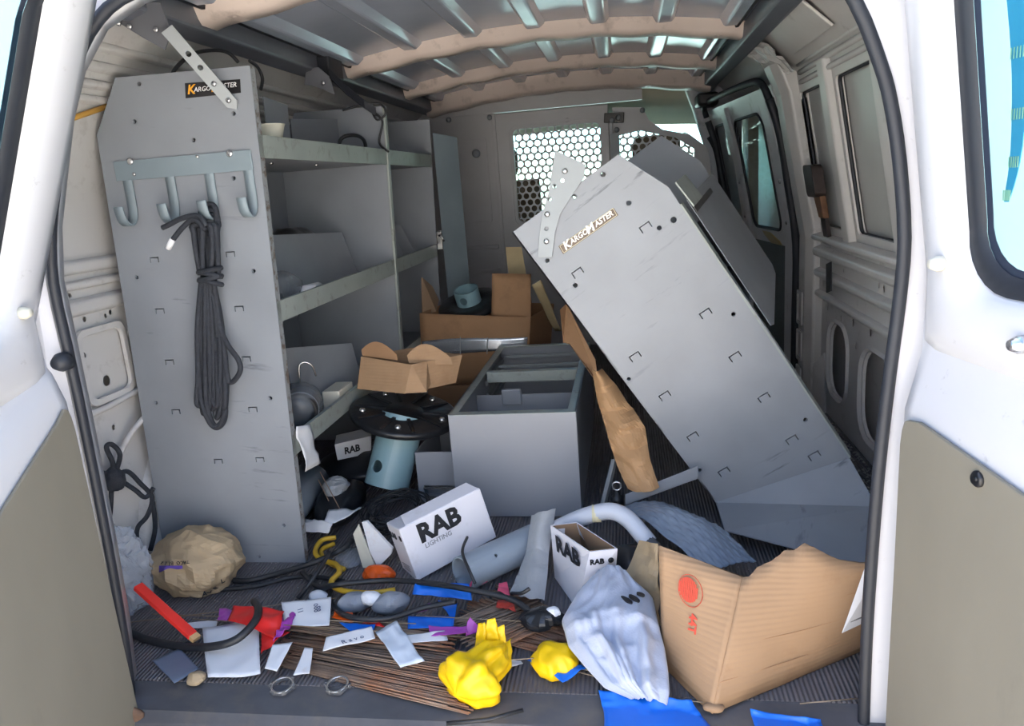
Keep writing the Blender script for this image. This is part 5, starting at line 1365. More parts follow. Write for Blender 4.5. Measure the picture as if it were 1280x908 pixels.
tube_hole_rim(tb, axd, .064, .004, hd, .045, .018).build('hand_hole', TEAL, tbo)

# dark bags and duct under the shelf
m = MB(); m.lathe([(.055, 0), (.058, .01), (.058, .22), (.052, .22), (.052, 0)], (-.955, 1.74, .062), (.0, .9, .04), 24, closed=True); tag(m.build('grey_duct', PVC), 'grey duct pipe lying under the bottom shelf', 'pipe')
m = MB(); lump(m, (-.835, 1.88, .035), (.052, .10, .05), 51, .2, 9, floor=.003); tag(m.build('black_bag', BAGB), 'crumpled black bag beside the teal bollard tube', 'bag')
m = MB(); lump(m, (-.83, 1.85, .098), (.028, .03, .024), 54, .3, 30, 20, 12); tag(m.build('plastic_scrap', CLEARD, flatshade=True), 'small clear plastic scrap lying on a black bag', 'plastic')
for k, (a, b) in enumerate((((400, 590), (432, 650)), ((398, 600), (420, 645)))):
    m = MB(); m.tube([W(*a, y=1.80), W(*b, z=.03)], .0013, 5); tag(m.build('flag_wire', RUST), 'thin wire leaning against the grey duct', 'wire', 'wires leaning on the duct')
m = MB(); m.grid(quadpatch([W(378, 668, z=.03), W(412, 668, z=.03), W(418, 656, z=.05), W(380, 652, z=.05)], .010, 25, 4), 8, 6); tag(m.build('paper_scrap', PAPERD, solid=.001), 'crumpled white paper by the foot of the end panel', 'paper')
m = MB(); m.grid(quadpatch([W(406, 655, z=.05), W(420, 656, z=.05), W(455, 636, z=.06), W(412, 640, z=.06)], .006, 25, 8), 8, 6); tag(m.build('paper_scrap', PAPER, solid=.001), 'pointed white paper scrap behind the yellow cable', 'paper')

# coil of thin black wire
cw = thing('wire_coil', 'loose coil of thin black wire in front of the bollard tube', 'wire coil', (-.62, 1.80, 0))
rng = random.Random(9)
for k in range(11):
    c = Vector((-.63+rng.uniform(-.02, .02), 1.785+rng.uniform(-.02, .02), .02+.004*k)); r = rng.uniform(.065, .092); ti = rng.uniform(.1, .55); ph = rng.uniform(-.4, .4)
    pts = []
    for i in range(25):
        a = 2*math.pi*i/24
        pts.append(c+Vector((r*math.cos(a+ph), r*.95*math.sin(a+ph), .05*ti*(1+math.sin(a))+.004*math.sin(5*a+k))))
    m = MB(); m.tube(pts, .0024, 6); m.build('wire_turn', CABLE, cw)

# ---- flattened kraft sheets leaning between cabinet and tipped unit
m = MB()
def kr(u, v):
    L = [(740, 462, 1.95), (746, 500, 1.92), (758, 540, 1.88), (770, 580, 1.84), (786, 614, 1.80)]
    Rr = [(752, 462, 1.96), (775, 490, 1.93), (806, 535, 1.87), (812, 575, 1.82), (824, 612, 1.79)]
    t = v*4; i = min(int(t), 3); f = t-i
    def g(Lx): return W(Lx[i][0]*(1-f)+Lx[i+1][0]*f, Lx[i][1]*(1-f)+Lx[i+1][1]*f, y=Lx[i][2]*(1-f)+Lx[i+1][2]*f-.09)
    p = g(L)*(1-u)+g(Rr)*u
    return p+Vector((0, -.03*math.sin(math.pi*u)+.014*ridg(p, 14, 6), .004*nz(p, 20, 3)))
m.grid(kr, 14, 34); tag(m.build('kraft_bag', KRAFT, solid=.002, flatshade=True), 'crumpled brown kraft bag stuffed beneath the tipped panel', 'paper bag')
m = MB(); m.add([W(700, 388, y=2.12), W(708, 380, y=2.16), W(744, 450, y=2.02), W(748, 478, y=1.98), W(740, 470, y=1.98), W(712, 430, y=2.06), W(704, 428, y=2.08)], [(0, 1, 2, 3, 4, 5, 6)])
tag(m.build('cardboard_sheet', CARD2, solid=.005), 'narrow bent cardboard strip tucked under the tipped panel edge', 'cardboard')
m = MB(); m.grid(quadpatch([W(665, 358, y=2.62), W(676, 352, y=2.6), W(702, 415, z=.302), W(694, 415, z=.302)], .004, 9, 2), 5, 10)
tag(m.build('cardboard_sheet', mat('pale_cardboard', (176, 160, 126), .8, var=.08), solid=.004), 'pale curled cardboard strip beside the taped carton', 'cardboard')
m = MB(); m.add([W(632, 309, y=2.95), W(652, 309, y=2.95), W(664, 380, y=2.92), W(640, 380, y=2.92)], [(0, 1, 2, 3)]); tag(m.build('cardboard_sheet', mat('pale_cardboard', (176, 160, 126)), solid=.005), 'pale cardboard sheet standing upright behind the taped carton', 'cardboard')

# ---- pipes
m = MB(); p0, p1 = W(578, 718, z=.048), W(668, 676, z=.048)
dp_ = (p1-p0).normalized(); hn = (Vector((0, -1, .6))-dp_*Vector((0, -1, .6)).dot(dp_)).normalized()
m = pierced_tube(p0, dp_, .040, .004, 0, (p1-p0).length, hn, .075, .004)
pv = thing('pvc_pipe', 'wide grey plastic pipe offcut lying beside the white carton', 'pipe', (p0+p1)/2*1.0)
m.build('pipe_wall', PVC, pv)
dp_ = (p1-p0).normalized(); hn = (Vector((0, -1, .6))-dp_*Vector((0, -1, .6)).dot(dp_)).normalized()
tube_hole_rim(p0, dp_, .040, .004, hn, .075, .004).build('drill_hole', PVC, pv)
el = thing('conduit_elbow', 'pale grey bent conduit elbow with a dark end', 'conduit', W(760, 650, y=1.55))
pts = [W(690, 664, y=1.60), W(720, 650, y=1.585), W(748, 641, y=1.57), W(768, 640, y=1.56), (W(786, 650, y=1.54)), W(802, 668, y=1.51), W(812, 680, y=1.50)]
m = MB(); m.tube(spl(pts, 6), .0195, 14); m.build('conduit', PIPEW, el)
m = MB(); m.tube([W(806, 673, y=1.505), W(823, 690, y=1.48)], .0175, 14, r2=.014); m.build('dark_end', mat('grey_rubber_end', (84, 84, 88), .6), el)
m = MB(); q = W(746, 642, y=1.572); m.tube([q-Vector((.010, .001, 0)), q+Vector((.010, -.001, 0))], .0203, 14); m.build('label_patch', mat('cream_print', (220, 214, 180)), el)
ey = thing('eye_bolt', 'bright eye bolt on a black plug beside the cabinet', 'eye bolt', W(770, 640, y=1.76))
q = W(771, 608, y=1.75)
m = MB(); m.tube([q+Vector((.011*math.cos(a), 0, .011*math.sin(a))) for a in [2*math.pi*i/16 for i in range(17)]], .003, 6); m.build('eye', BOLT, ey)
m = MB(); m.lathe([(0, 0), (.016, 0), (.016, .022), (.008, .026), (.006, .04), (0, .04)], q-Vector((0, 0, .05)), (0, 0, 1), 14); m.build('plug', BLACK, ey)
m = MB(); m.bar(W(752, 640, y=1.80), W(768, 575, y=1.86), .012, .012); tag(m.build('steel_strip', ZINC), 'thin steel strip standing against the cabinet side', 'steel strip')

# ---- clear plastic tube bag in front
pb = MB()
L = [(664, 650), (658, 690), (648, 720), (637, 745)]; Rr = [(694, 640), (686, 690), (684, 720), (680, 755)]
def tb_(u, v):
    t = v*3; i = min(int(t), 2); f = t-i
    zc = .14-.09*v
    a = W(L[i][0]*(1-f)+L[i+1][0]*f, L[i][1]*(1-f)+L[i+1][1]*f, y=1.60-.22*v); b = W(Rr[i][0]*(1-f)+Rr[i+1][0]*f, Rr[i][1]*(1-f)+Rr[i+1][1]*f, y=1.60-.22*v)
    p = a*(1-u)+b*u
    return p+Vector((0, -.022*math.sin(math.pi*u), .012*math.sin(math.pi*u)))+Vector((0, 1, .4))*.009*ridg(p, 22, 3)
pb.grid(tb_, 16, 24); tag(pb.build('plastic_sleeve', CLEARD, solid=.0015, flatshade=True), 'long cloudy plastic sleeve lying between the two white cartons', 'plastic bag')
m = MB(); lump(m, W(790, 705, y=1.50), (.05, .05, .035), 66, .2, 14); tag(m.build('black_bag', BAGB), 'crumpled black bag behind the open white carton', 'bag')

# ---- the rag: grey jersey
rag = thing('grey_shirt', 'crumpled light grey cotton shirt thrown on the mat', 'shirt', (-.05, 1.23, 0))
RL = [(742, 728), (722, 746), (703, 778), (712, 810), (732, 834), (756, 860), (790, 874)]
RR = [(790, 732), (816, 752), (824, 790), (830, 812), (834, 838), (836, 866), (833, 882)]
ZB = [.090, .085, .074, .060, .045, .028, .012]
def rg(u, v):
    t = v*6; i = min(int(t), 5); f = t-i; f2 = f
    z = ZB[i]*(1-f)+ZB[i+1]*f
    a = W(RL[i][0]*(1-f)+RL[i+1][0]*f, RL[i][1]*(1-f)+RL[i+1][1]*f, z=max(.006, z*.85)); b = W(RR[i][0]*(1-f)+RR[i+1][0]*f, RR[i][1]*(1-f)+RR[i+1][1]*f, z=max(.006, z*.85))
    p = a*(1-u)+b*u
    st = 1/(1+math.exp((v-.40-.05*math.sin(4*u+.6))/.012))
    h = (z*.16+.016*st)*math.sin(math.pi*u)**.45
    al = u*2.6-1.1*v+.9*nz((u*1.6, v*1.5, 0), 1, 2)
    a2 = u*4.7+.8*v+.8*nz((u*2.3, v*1.2, 4), 1, 7)
    low = min(1, max(0, (v-.30)*5)); ed = min(1, 6*u*(1-u))
    fold = (.030*(.5+.5*math.cos(al*2*math.pi))**2*(.6+.8*nz((u*3, v*2, 9), 1, 1)) + .014*(.5+.5*math.cos(a2*2*math.pi))**3)*(.25+.75*low)*ed
    hem = .004*math.exp(-((v-.375-.05*math.sin(4*u+.6))/.012)**2)
    fold += .009*ridg((u*2+v, v*3, 0), 1.5, 5)*ed
    fold *= 1-.75*v**4
    return p+Vector((0, -.3*(fold+hem), h+fold+hem))
m = MB(); m.grid(rg, 60, 70); m.build('jersey', SHIRT, rag, solid=.004)
for k, (a, b) in enumerate((((777, 750), (790, 759)), ((787, 748), (799, 757)), ((797, 745), (805, 750)))):
    q, r_ = W(*a, z=.098), W(*b, z=.098); mid = (q+r_)/2; dx = (r_-q)/2; up_ = Vector((0, .35, .9)).normalized(); wdt = dx.cross(up_).normalized()*.007
    m = MB(); m.add([mid+dx*math.cos(t)+wdt*math.sin(t)+up_*.006 for t in [2*math.pi*i/14 for i in range(14)]], [tuple(range(14))]); m.build('print_oval', INK, rag, solid=.003)

# ---- paper bag with print
tbag = thing('takeaway_bag', 'crumpled tan paper bag with purple print lying by the panel', 'paper bag', (-1.05, 1.485, 0))
TR_ = (.100, .080, .072); TA, TF = .15, 17
m = MB(); cT = Vector((-1.045, 1.49, .062)); lump(m, cT, TR_, 71, TA, TF, 60, 36, floor=.003, rot=-.25); m.build('bag_body', KRAFT2, tbag, flatshade=True)
# print follows the bag's upper front
def bagpt(px, py):
    d = (W(px, py, y=1.0)-CPOS).normalized(); t = .8
    best = None
    while t < 3:
        p = CPOS+d*t; q = p-cT; cs, sn = math.cos(.25), math.sin(.25); lx_, ly_ = q.x*cs-q.y*sn, q.x*sn+q.y*cs
        v_ = Vector((lx_, ly_, q.z)); e = Vector((lx_/TR_[0], ly_/TR_[1], q.z/TR_[2]))
        if e.length < 1e-6: break
        u_ = Vector((e.normalized().x*TR_[0], e.normalized().y*TR_[1], e.normalized().z*TR_[2]))
        if e.length <= 1+TA*ridg(u_, TF, 71): return p
        t += .002
    return W(px, py, z=.05)
def bagtext(txt, a, b, size, mm, name='lettering', flip=False, drop=0):
    n = len(txt)
    for i, ch in enumerate(txt):
        if ch == ' ': continue
        f = i/max(1, n-1); px, py = a[0]+(b[0]-a[0])*f, a[1]+(b[1]-a[1])*f+drop*4*f*(1-f)
        p = bagpt(px, py); e = .9 if b[0] > a[0] else -.9
        q = bagpt(px+(b[0]-a[0])/n*.9, py+((b[1]-a[1])/n)*.9); r_ = bagpt(px, py-6) if not flip else bagpt(px, py+6)
        text_mb(ch, p-d0*.012, q-p, r_-p, size, ext=.001, lift=.001).build(name, mm, tbag)
d0 = (W(230, 715, y=1.4)-CPOS).normalized()
bagtext('TACO BELL', (237, 701), (205, 703), .012, INK, flip=True)
m = MB()
m.grid(lambda u, v: bagpt(199+29*u, 707.5+(8.5*(1-.55*u)*(.75+.25*math.cos(7*u)))*v)-d0*.006, 14, 5)
m.build('purple_mark', PURINK, tbag, solid=.001)
bagtext('TRAVEL', (236, 752), (276, 730), .020, INK, drop=4)

# clear bag at the left
m = MB(); lump(m, (-1.168, 1.388, .080), (.050, .054, .100), 81, .24, 26, 70, 44, floor=.003); tag(m.build('plastic_bag', CLEAR, flatshade=True), 'crumpled clear plastic bag between the rear door and paper bag', 'plastic bag')
# red stick
m = MB(); a, b = W(172, 733, z=.115), W(241, 795, z=.034)
m.bar(a, b, .020, .012); stick = thing('marking_stick', 'red wooden marking stick lying over the clear bag', 'stick', (a+b)/2)
m.build('shaft', REDP, stick, bevel=.002)
m = MB(); d_ = (b-a).normalized(); m.bar(b, b+d_*.012, .018, .010); m.build('bare_tip', mat('raw_wood', (206, 168, 120), .7), stick)

# ---- cables on the mat
def cable(name, label, pts, r, mm, z=.008, cat='cable', group=None):
    q = [W(p[0], p[1], z=(p[2] if len(p) > 2 else z)) for p in pts]
    m = MB(); m.tube(spl(q, 7), r, 8); return tag(m.build(name, mm), label, cat, group)
cable('power_cable', 'thick black cable looping over the white sheet near the door', [(130, 770, .010), (150, 785, .010), (185, 800, .010), (225, 808, .010), (262, 809, .034), (295, 800, .046), (318, 778, .060), (323, 762, .062), (318, 752, .054)], .0085, CABLE)
cable('power_cable', 'black cable running out from under the end panel', [(292, 726), (312, 726), (345, 718, .012), (385, 706, .030), (410, 696, .042), (426, 688, .056), (440, 676, .056)], .007, CABLE)
cable('thin_cable', 'thinner black cable running parallel below the end panel', [(270, 738), (320, 733), (365, 722), (400, 722), (430, 727)], .0055, CABLE)
cable('black_hose', 'black cable lying across the blue and red flags', [(378, 716, .020), (398, 734, .020), (417, 732, .046), (440, 729, .048), (490, 726, .046), (540, 730, .058), (590, 738, .066), (640, 750, .060), (668, 770, .050)], .0065, CABLE)
cable('black_hose', 'black cable curving under the grey film scraps', [(418, 722, .008), (411, 745, .010), (430, 769, .046), (480, 774, .046), (530, 760, .044), (570, 752, .058)], .006, CABLE)
cable('yellow_cable', 'yellow cable looping at the foot of the end panel', [(420, 672, .022), (402, 676, .022), (394, 690, .022), (402, 700, .022), (420, 706, .022), (424, 716, .026), (414, 728, .030), (426, 738, .030), (460, 742, .030), (494, 738, .030)], .0065, YCAB)
cable('yellow_cable', 'yellow cable end doubled back beneath its loop', [(418, 680, .007), (404, 686, .007), (402, 694, .007), (412, 704, .007), (430, 712, .008)], .006, YCAB)
cable('stiff_rod', 'straight black rod lying over the yellow cable', [(372, 748, .008), (386, 731, .032), (402, 708, .056), (412, 690, .066)], .005, CABLE, cat='rod')
cable('cord_tail', 'thin black cord hanging over the grey pipe', [(584, 672, .094), (578, 690, .104), (586, 712, .094), (594, 730, .072)], .0035, CABLE, cat='cord')
cable('cord_tail', 'short black cord end lying on the plastic sleeve', [(640, 742, .06), (652, 742, .075), (662, 736, .085)], .004, CABLE, cat='cord')
m = MB(); m.tube([W(558, 905, y=1.03), W(610, 900, y=1.04), W(654, 888, y=1.06)], .0035, 6); tag(m.build('gas_strut_rod', CABLE), 'thin black rod lying on the rear sill', 'rod')

# ---- marking flags and their wires
def flag(label, corners, mm, amp=.008, f=14, seed=1, name='marking_flag', cat='flag', group=None, n=14, z=.02, curl=0, lift=0):
    c = [W(p[0], p[1], z=(p[2] if len(p) > 2 else z)) for p in corners]
    m = MB(); m.grid(quadpatch(c, amp, f, seed, lift=lift, curl=curl), n, n)
    return tag(m.build(name, mm, solid=.0008), label, cat, group)
flag('blue marking flag spread beneath the black cable beside the pipe', [(514, 745, .03), (588, 752, .03), (586, 732, .05), (522, 728, .05)], BLUE, .008, 16, 2)
flag('narrow blue flag hanging down below the spread blue flag', [(548, 752), (572, 756), (568, 776), (564, 776)], BLUE, .003, 20, 3, z=.026)
flag('blue flag lying flat over the rusty wires', [(511, 772), (568, 774), (566, 788), (510, 788)], BLUE, .004, 16, 4, z=.034)
flag('small blue flag scrap showing between the white papers', [(424, 780), (470, 782), (468, 790), (440, 792)], BLUE, .004, 20, 5, z=.038)
flag('purple flag lying along the rusty wires', [(538, 798), (586, 796), (584, 786), (538, 786)], PURP, .006, 18, 6, z=.036)
flag('folded tip of purple flag standing up', [(582, 796, .03), (602, 790, .03), (588, 772, .06), (584, 778, .05)], PURP, .004, 24, 7)
flag('thin purple flag scrap under the black cable', [(505, 766), (538, 756), (536, 764), (506, 772)], PURP, .003, 22, 8, z=.032)
flag('red flag bundle lying on the white sheet', [(292, 778, .03), (350, 800, .03), (360, 768, .045), (300, 758, .05)], RED, .010, 16, 9, lift=.01)
flag('red flag tail hanging down beside the white sheet', [(326, 780, .03), (362, 790, .03), (334, 812, .026), (328, 820, .026)], RED, .005, 18, 10)
flag('purple flag wrapped behind the red flag bundle', [(272, 778), (292, 780), (292, 764), (274, 764)], PURP, .005, 20, 11, z=.03)
flag('purple flag edge crumpled over the wire bundle', [(340, 806), (366, 784), (375, 770), (352, 776)], PURP, .008, 26, 12, z=.034)
flag('orange-red flag scrap among the wires', [(414, 776), (444, 780), (440, 768), (418, 768)], ORANGE, .005, 22, 13, z=.032)
flag('small red flag scrap beside the white envelope', [(452, 782), (482, 786), (470, 776), (458, 775)], RED, .004, 22, 14, z=.034)
flag('pink flag scrap under the end of the grey pipe', [(582, 738), (610, 730), (606, 724), (588, 730)], PINK, .006, 26, 15, z=.02)
flag('pink flag scrap beside the plastic sleeve', [(622, 742), (638, 748), (634, 730), (624, 732)], PINK, .005, 26, 16, z=.03)
flag('dull red flag scrap on the flag wire bundle', [(620, 762), (644, 766), (642, 754), (622, 752)], mat('dull_red_film', (186, 62, 52), .5), .005, 26, 17, z=.034)
flag('bright blue flag pointing to the yellow scrap', [(660, 832), (700, 858), (736, 838), (690, 824)], BLUE, .009, 16, 18, z=.014)
flag('blue flag corner peeping out beside the shirt', [(706, 820), (732, 822), (728, 812), (708, 814)], BLUE, .004, 20, 19, z=.014)
flag('white flag stem paper beside the big yellow bag', [(628, 842), (655, 830), (652, 826), (630, 828)], PAPERD, .004, 24, 20, z=.012)
flag('large blue flag draped over the mat edge below the shirt', [(750, 868, .006), (868, 880, .008), (892, 925, -.02), (756, 925, -.024)], BLUE, .010, 14, 21, n=20)
flag('blue flag with faint marks draped by the torn carton', [(938, 888, .008), (1026, 902, .006), (1030, 925, -.02), (945, 925, -.02)], BLUE, .008, 16, 22)
for o in bpy.data.objects:
    if o.name.startswith('marking_flag') and ('draped' in o['label']):
        for v in o.data.vertices: pass
def yl(name, label, c, r, seed, amp, rot=0, top=None):
    t = thing(name, label, 'flag bundle', (c[0], c[1], 0))
    m = MB(); lump(m, c, r, seed, amp, 21, 60, 40, floor=.003, rot=rot); m.build('film_wad', YEL, t)
    return t
yb = thing('yellow_flag_bundle', 'big gathered yellow flag bundle at the end of the wires', 'flag bundle', (-.295, 1.13, 0))
def gathered(base, tip, prof, pleats, seed, tips=0.0, nu=72, nv=30):
    """film gathered round an axis: pleated skirt, tied waist, ragged tips"""
    base = Vector(base); tip = Vector(tip); ax = (tip-base); L_ = ax.length; ax.normalize()
    a = ax.cross(Vector((0, 0, 1))).normalized(); b = a.cross(ax)
    def fn(u, v):
        th = 2*math.pi*u
        t = v*(len(prof)-1); i = min(int(t), len(prof)-2); f = t-i; f = f*f*(3-2*f)
        r = prof[i]*(1-f)+prof[i+1]*f
        pl = math.sin(pleats*th+2.2*nz((math.cos(th)*1.5, math.sin(th)*1.5, v*2), 1, seed))
        r *= 1+.13*pl+.22*nz((math.cos(th)*2, math.sin(th)*2, v*5), 1, seed+4)
        h = v*L_*(1+tips*v*max(0, nz((math.cos(th)*1.7, math.sin(th)*1.7, 0), 1, seed+9)*2.0))
        q = base+ax*h+a*math.cos(th)*r+b*math.sin(th)*r*.75
        q.z = max(q.z, .004+.002*nz(q, 50, seed))
        return q
    m = MB(); m.grid(fn, nu, nv); return m
gathered((-.325, 1.088, .026), (-.255, 1.20, .050), [.0, .046, .060, .060, .040, .040, .036, .020, .0], 7, 3, .12).build('film_wad', YEL, yb, solid=.0008)
for k, (dx, dz, sc) in enumerate(((-.022, .034, 1.0), (-.002, .044, 1.25), (.016, .030, .9))):
    q = Vector((-.275+dx, 1.205, .055)); m = MB()
    m.grid(quadpatch([q+Vector((-.014*sc, 0, -.028)), q+Vector((.015*sc, -.004, -.028)), q+Vector((.008, .014, dz)), q+Vector((-.007, .012, dz*.9))], .005, 45, 40+k), 8, 10); m.build('film_tip', YEL, yb, solid=.001)
yl('yellow_flag_bundle', 'small folded yellow flag between bundle and shirt', (-.158, 1.205, .020), (.034, .034, .022), 94, .30)

# flag wire bundles
def bundle(name, label, a, b, n, wd, hgt, seed, r=.0014, fan=.0):
    t = thing(name, label, 'wire bundle', ((a[0]+b[0])/2, (a[1]+b[1])/2, 0))
    rng = random.Random(seed); a = Vector(a); b = Vector(b); d = (b-a); pe = Vector((-d.y, d.x, 0)).normalized()
    for k in range(n):
        o = rng.uniform(-1, 1)*wd; z = .003+rng.random()*hgt*(1-abs(o)/wd*.7); o2 = o*(1+fan)+rng.uniform(-.01, .01)
        s0 = rng.uniform(-.03, .03); s1 = rng.uniform(-.03, .03)
        p = a+pe*o+d.normalized()*s0+Vector((0, 0, z)); q = b+pe*o2+d.normalized()*s1+Vector((0, 0, max(.002, z+rng.uniform(-.004, .004))))
        mid = (p+q)/2+pe*rng.uniform(-.004, .004)
        m = MB(); m.tube([p, mid, q], r, 5); m.build('flag_wire', RUST, t)
    return t
bundle('flag_wire_bundle', 'rusty bundle of flag wires lying along the doorway', (-.70, 1.238, 0), (-.30, 1.155, 0), 130, .052, .020, 1, .0016, .5)
bundle('flag_wire_bundle', 'upper layer of grey flag wires under the papers', (-.72, 1.305, .022), (-.38, 1.255, .022), 70, .03, .010, 2, .0016, .3)
fb = bundle('flag_wire_bundle', 'brown flag wire bundle fanned out beside the plastic sleeve', (-.34, 1.40, .0), (-.15, 1.295, .0), 150, .095, .018, 3, .0016, -.4)
bundle('flag_wire_bundle', 'crossing brown flag wires below the plastic sleeve', (-.33, 1.27, .021), (-.215, 1.36, .021), 90, .072, .010, 4, .0016, -.1)
# single bright wires
for k, (a, b) in enumerate((((190, 768, .03), (520, 780, .04)), ((240, 774, .04), (600, 798, .04)), ((130, 782, .03), (420, 748, .03)), ((680, 828, .02), (800, 850, .02)), ((690, 832, .02), (790, 858, .02)), ((560, 830, .03), (720, 820, .03)), ((520, 770, .045), (668, 778, .045)), ((840, 875, .008), (900, 880, .008)), ((1000, 880, .008), (1088, 872, .008)))):
    m = MB(); m.tube([W(a[0], a[1], z=a[2]), W(b[0], b[1], z=b[2])], .0011, 5); tag(m.build('flag_wire', mat('dull_bright_wire', (158, 142, 120), .4, .6)), ('loose flag wire passing over the red flag bundle', 'loose flag wire running from the white sheet to the purple flag', 'loose flag wire slanting from the red stick to the white envelope', 'upper of two loose wires between blue flag and shirt', 'lower of two loose wires between blue flag and shirt', 'loose flag wire between the two yellow bundles', 'loose flag wire crossing the fanned brown wires', 'short loose wire beneath the bottom corner of the torn carton', 'loose flag wire beside the torn carton and rear seal')[k], 'wire', 'loose flag wires')

# ---- white papers
def sheetp(label, corners, mm=PAPER, amp=.004, f=8, seed=1, name='paper_sheet', marks=None):
    o = flag(label, corners, mm, amp, f, seed, name, 'paper', n=12)
    return o
sheetp('large blank white sheet lying under the black cable', [(262, 850, .006), (328, 844, .006), (324, 778, .024), (252, 786, .02)], PAPER, .004, 9, 31)
sheetp('white paper scrap behind the red flag tail', [(330, 838, .026), (346, 842, .026), (366, 805, .038), (340, 808, .038)], PAPER, .003, 12, 32)
nt_ = sheetp('white envelope with handwriting behind the wire bundle', [(356, 782, .036), (412, 784, .036), (415, 748, .046), (352, 754, .046)], PAPER, .003, 9, 33)
en = sheetp('soiled white envelope with handwriting on the wires', [(404, 815, .038), (470, 800, .038), (465, 785, .046), (408, 798, .046)], PAPERD, .004, 10, 34)
sheetp('pale crumpled film bag lying across the rusty wires', [(500, 838, .034), (531, 830, .034), (496, 780, .046), (468, 790, .046)], mat('pale_film', (214, 222, 232), .4, var=.06), .006, 16, 35)
sheetp('narrow white paper strip under the purple flag', [(500, 806, .034), (560, 802, .034), (556, 790, .04), (498, 796, .04)], PAPERD, .003, 12, 36)
sheetp('narrow white slip below the wire bundle', [(368, 846, .020), (388, 844, .020), (392, 812, .036), (382, 812, .036)], PAPERD, .003, 12, 37)
sheetp('blue-grey plastic sheet lying by the rear door', [(190, 828, .004), (218, 856, .004), (248, 838, .004), (224, 812, .004)], mat('blue_grey_film', (110, 122, 142), .35, var=.08), .003, 8, 38)
sheetp('long white paper edge sticking out by the red stick', [(222, 788, .008), (270, 786, .008), (272, 776, .012), (228, 782, .012)], PAPERD, .003, 10, 39)
# handwriting: strings of small pen strokes on the two envelopes
xd_ = (W(356, 782, z=.042)-W(412, 784, z=.042)); 
q = W(402, 754, z=.058); text_mb('0 8 8', q, W(402, 784, z=.048)-q, W(420, 754, z=.058)-q, .022, mb=None).build('handwriting', INKG, None) if False else None
def pen(parent, txt, a, b, upp, size, z=.052):
    q = W(a[0], a[1], z=z); r_ = W(b[0], b[1], z=z-.006); u_ = W(upp[0], upp[1], z=z)
    o = text_mb(txt, q, r_-q, u_-q, size, lift=.0012).build('handwriting', mat('pen_ink', (70, 84, 120), .6), parent, off=Vector(parent.location))
    return o
pen(nt_, 'o88', (392, 756), (394, 782), (400, 756), .020)
pen(nt_, '11', (372, 762), (374, 778), (380, 762), .016)
pen(en, 'R a v o', (428, 806), (462, 796), (428, 796), .016, .050)

# ---- loose bits
def ring(label, c, r, tw, group):
    m = MB(); cc = W(*c, z=.006)
    prof = [(r*.80, -.004), (r, -.004), (r, .004), (r*.80, .004)]
    m.lathe(prof, cc, (tw, -.12, 1), 24, closed=True)
    t = thing('conduit_locknut', label, 'locknut', (cc.x, cc.y, 0))
    m.build('ring', BOLT, t, bevel=.001)
    for k in range(6):
        a = 2*math.pi*k/6; mm = MB(); p = cc+Vector((math.cos(a), math.sin(a), 0))*r; mm.bar(p, p+Vector((math.cos(a), math.sin(a), 0))*.004, .007, .007); mm.build('lug', BOLT, t)
ring('bright steel locknut ring lying before the white sheet', (353, 858), .0215, .02, None)
ring('bright steel locknut ring lying below the wire bundle', (422, 857), .0215, -.05, None)
# white cardboard peg and orange wad
pg = thing('white_packing_flap', 'cream folded card clip standing in the litter', 'card', W(462, 720, z=.03))
m = MB(); m.prism([W(441, 668, y=1.60), W(448, 656, y=1.60), W(470, 712, y=1.57), W(466, 726, y=1.57), (W(457, 722, y=1.57))], (0, .006, 0)); m.build('clip_leg', PLAST, pg, bevel=.001)
m = MB(); m.prism([W(452, 653, y=1.60), W(458, 652, y=1.60), W(490, 686, y=1.58), W(488, 694, y=1.58), W(472, 710, y=1.57), W(462, 690, y=1.58)], (.002, .008, 0)); m.build('clip_leaf', PAPERD, pg, bevel=.001)
m = MB(); lump(m, W(474, 718, y=1.53), (.034, .022, .018), 95, .2, 30, 26, 16); tag(m.build('orange_flag_wad', ORANGE, flatshade=True), 'wadded orange flag at the foot of the card clip', 'flag')
m = MB(); lump(m, W(434, 703, y=1.60), (.036, .030, .028), 96, .25, 18, 30, 18, floor=.004); tag(m.build('grey_film', CLEARG, flatshade=True), 'grey clear film crumpled beside the yellow cable', 'plastic')
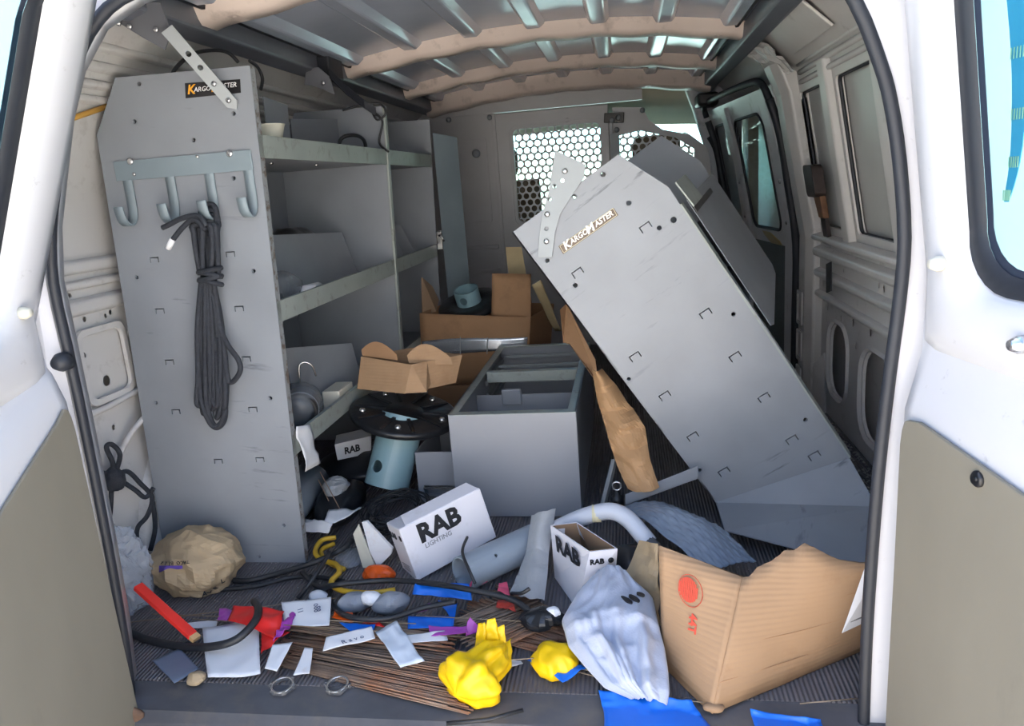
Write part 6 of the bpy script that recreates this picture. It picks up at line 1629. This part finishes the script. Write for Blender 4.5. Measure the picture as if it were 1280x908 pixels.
for k, (c, r) in enumerate((((444, 753), (.034, .020, .018)), ((490, 754), (.036, .020, .020)))):
    m = MB(); lump(m, W(*c, z=.03), r, 97+k, .2, 20, 30, 18, floor=.006, rot=.4); tag(m.build('grey_bag', GBAG, flatshade=True), ('grey plastic bag wad below the yellow cable end', 'rolled grey plastic bag beside the blue flag')[k], 'plastic bag')
m = MB(); lump(m, W(464, 748, z=.04), (.020, .016, .014), 103, .2, 30, 20, 12); tag(m.build('white_tissue', PAPER, flatshade=True), 'white tissue wad between the grey bags', 'tissue')
m = MB(); lump(m, W(398, 746, z=.014), (.018, .014, .012), 104, .2, 30, 20, 12); tag(m.build('white_tissue', PAPER, flatshade=True), 'white tissue wad beside the yellow loop', 'tissue')
m = MB(); lump(m, W(680, 775, z=.044), (.035, .022, .016), 105, .35, 24, 26, 16, floor=.034); tag(m.build('black_film', BAGB, flatshade=True), 'tangled black film beside the fanned wires', 'plastic')
m = MB(); lump(m, W(692, 766, z=.058), (.012, .01, .01), 106, .3, 40, 14, 10); tag(m.build('white_scrap', PAPER, flatshade=True), 'tiny white scrap on the black film', 'scrap')
m = MB(); lump(m, W(246, 848, z=.01), (.014, .014, .010), 107, .3, 40, 16, 10, floor=.002); tag(m.build('paper_crumb', KRAFT2, flatshade=True), 'small tan paper crumb beside the large white sheet', 'scrap')
rus = MB(); lump(rus, W(163, 893, y=1.055), (.02, .01, .016), 108, .3, 30, 18, 12); tag(rus.build('rusty_hinge_stub', mat('rust_lump', (104, 80, 64), .8, var=.3, vscale=60)), 'rusty stub at the corner of the rear sill', 'rust')
# grit on the mat
m = MB(); rnd = random.Random(11)
for i in range(380):
    while True:
        x = rnd.uniform(-.98, .34); y = rnd.uniform(1.13, 1.62)
        if not (x > .02 and y < 1.5) and not (-.76 < x < -.10 and 1.10 < y < 1.50): break
    r = rnd.uniform(.0008, .0024)
    m.lathe([(0, r), (r, 0), (0, -r*.2)], (x, y, .0008), (rnd.uniform(-.3, .3), rnd.uniform(-.3, .3), 1), 4)
tag(m.build('mat_crumbs', mat('pale_grit', (172, 170, 164)), off=Vector((-.3, 1.4, 0))), 'tiny pale crumbs strewn over the black mat', 'crumbs', kind='stuff')
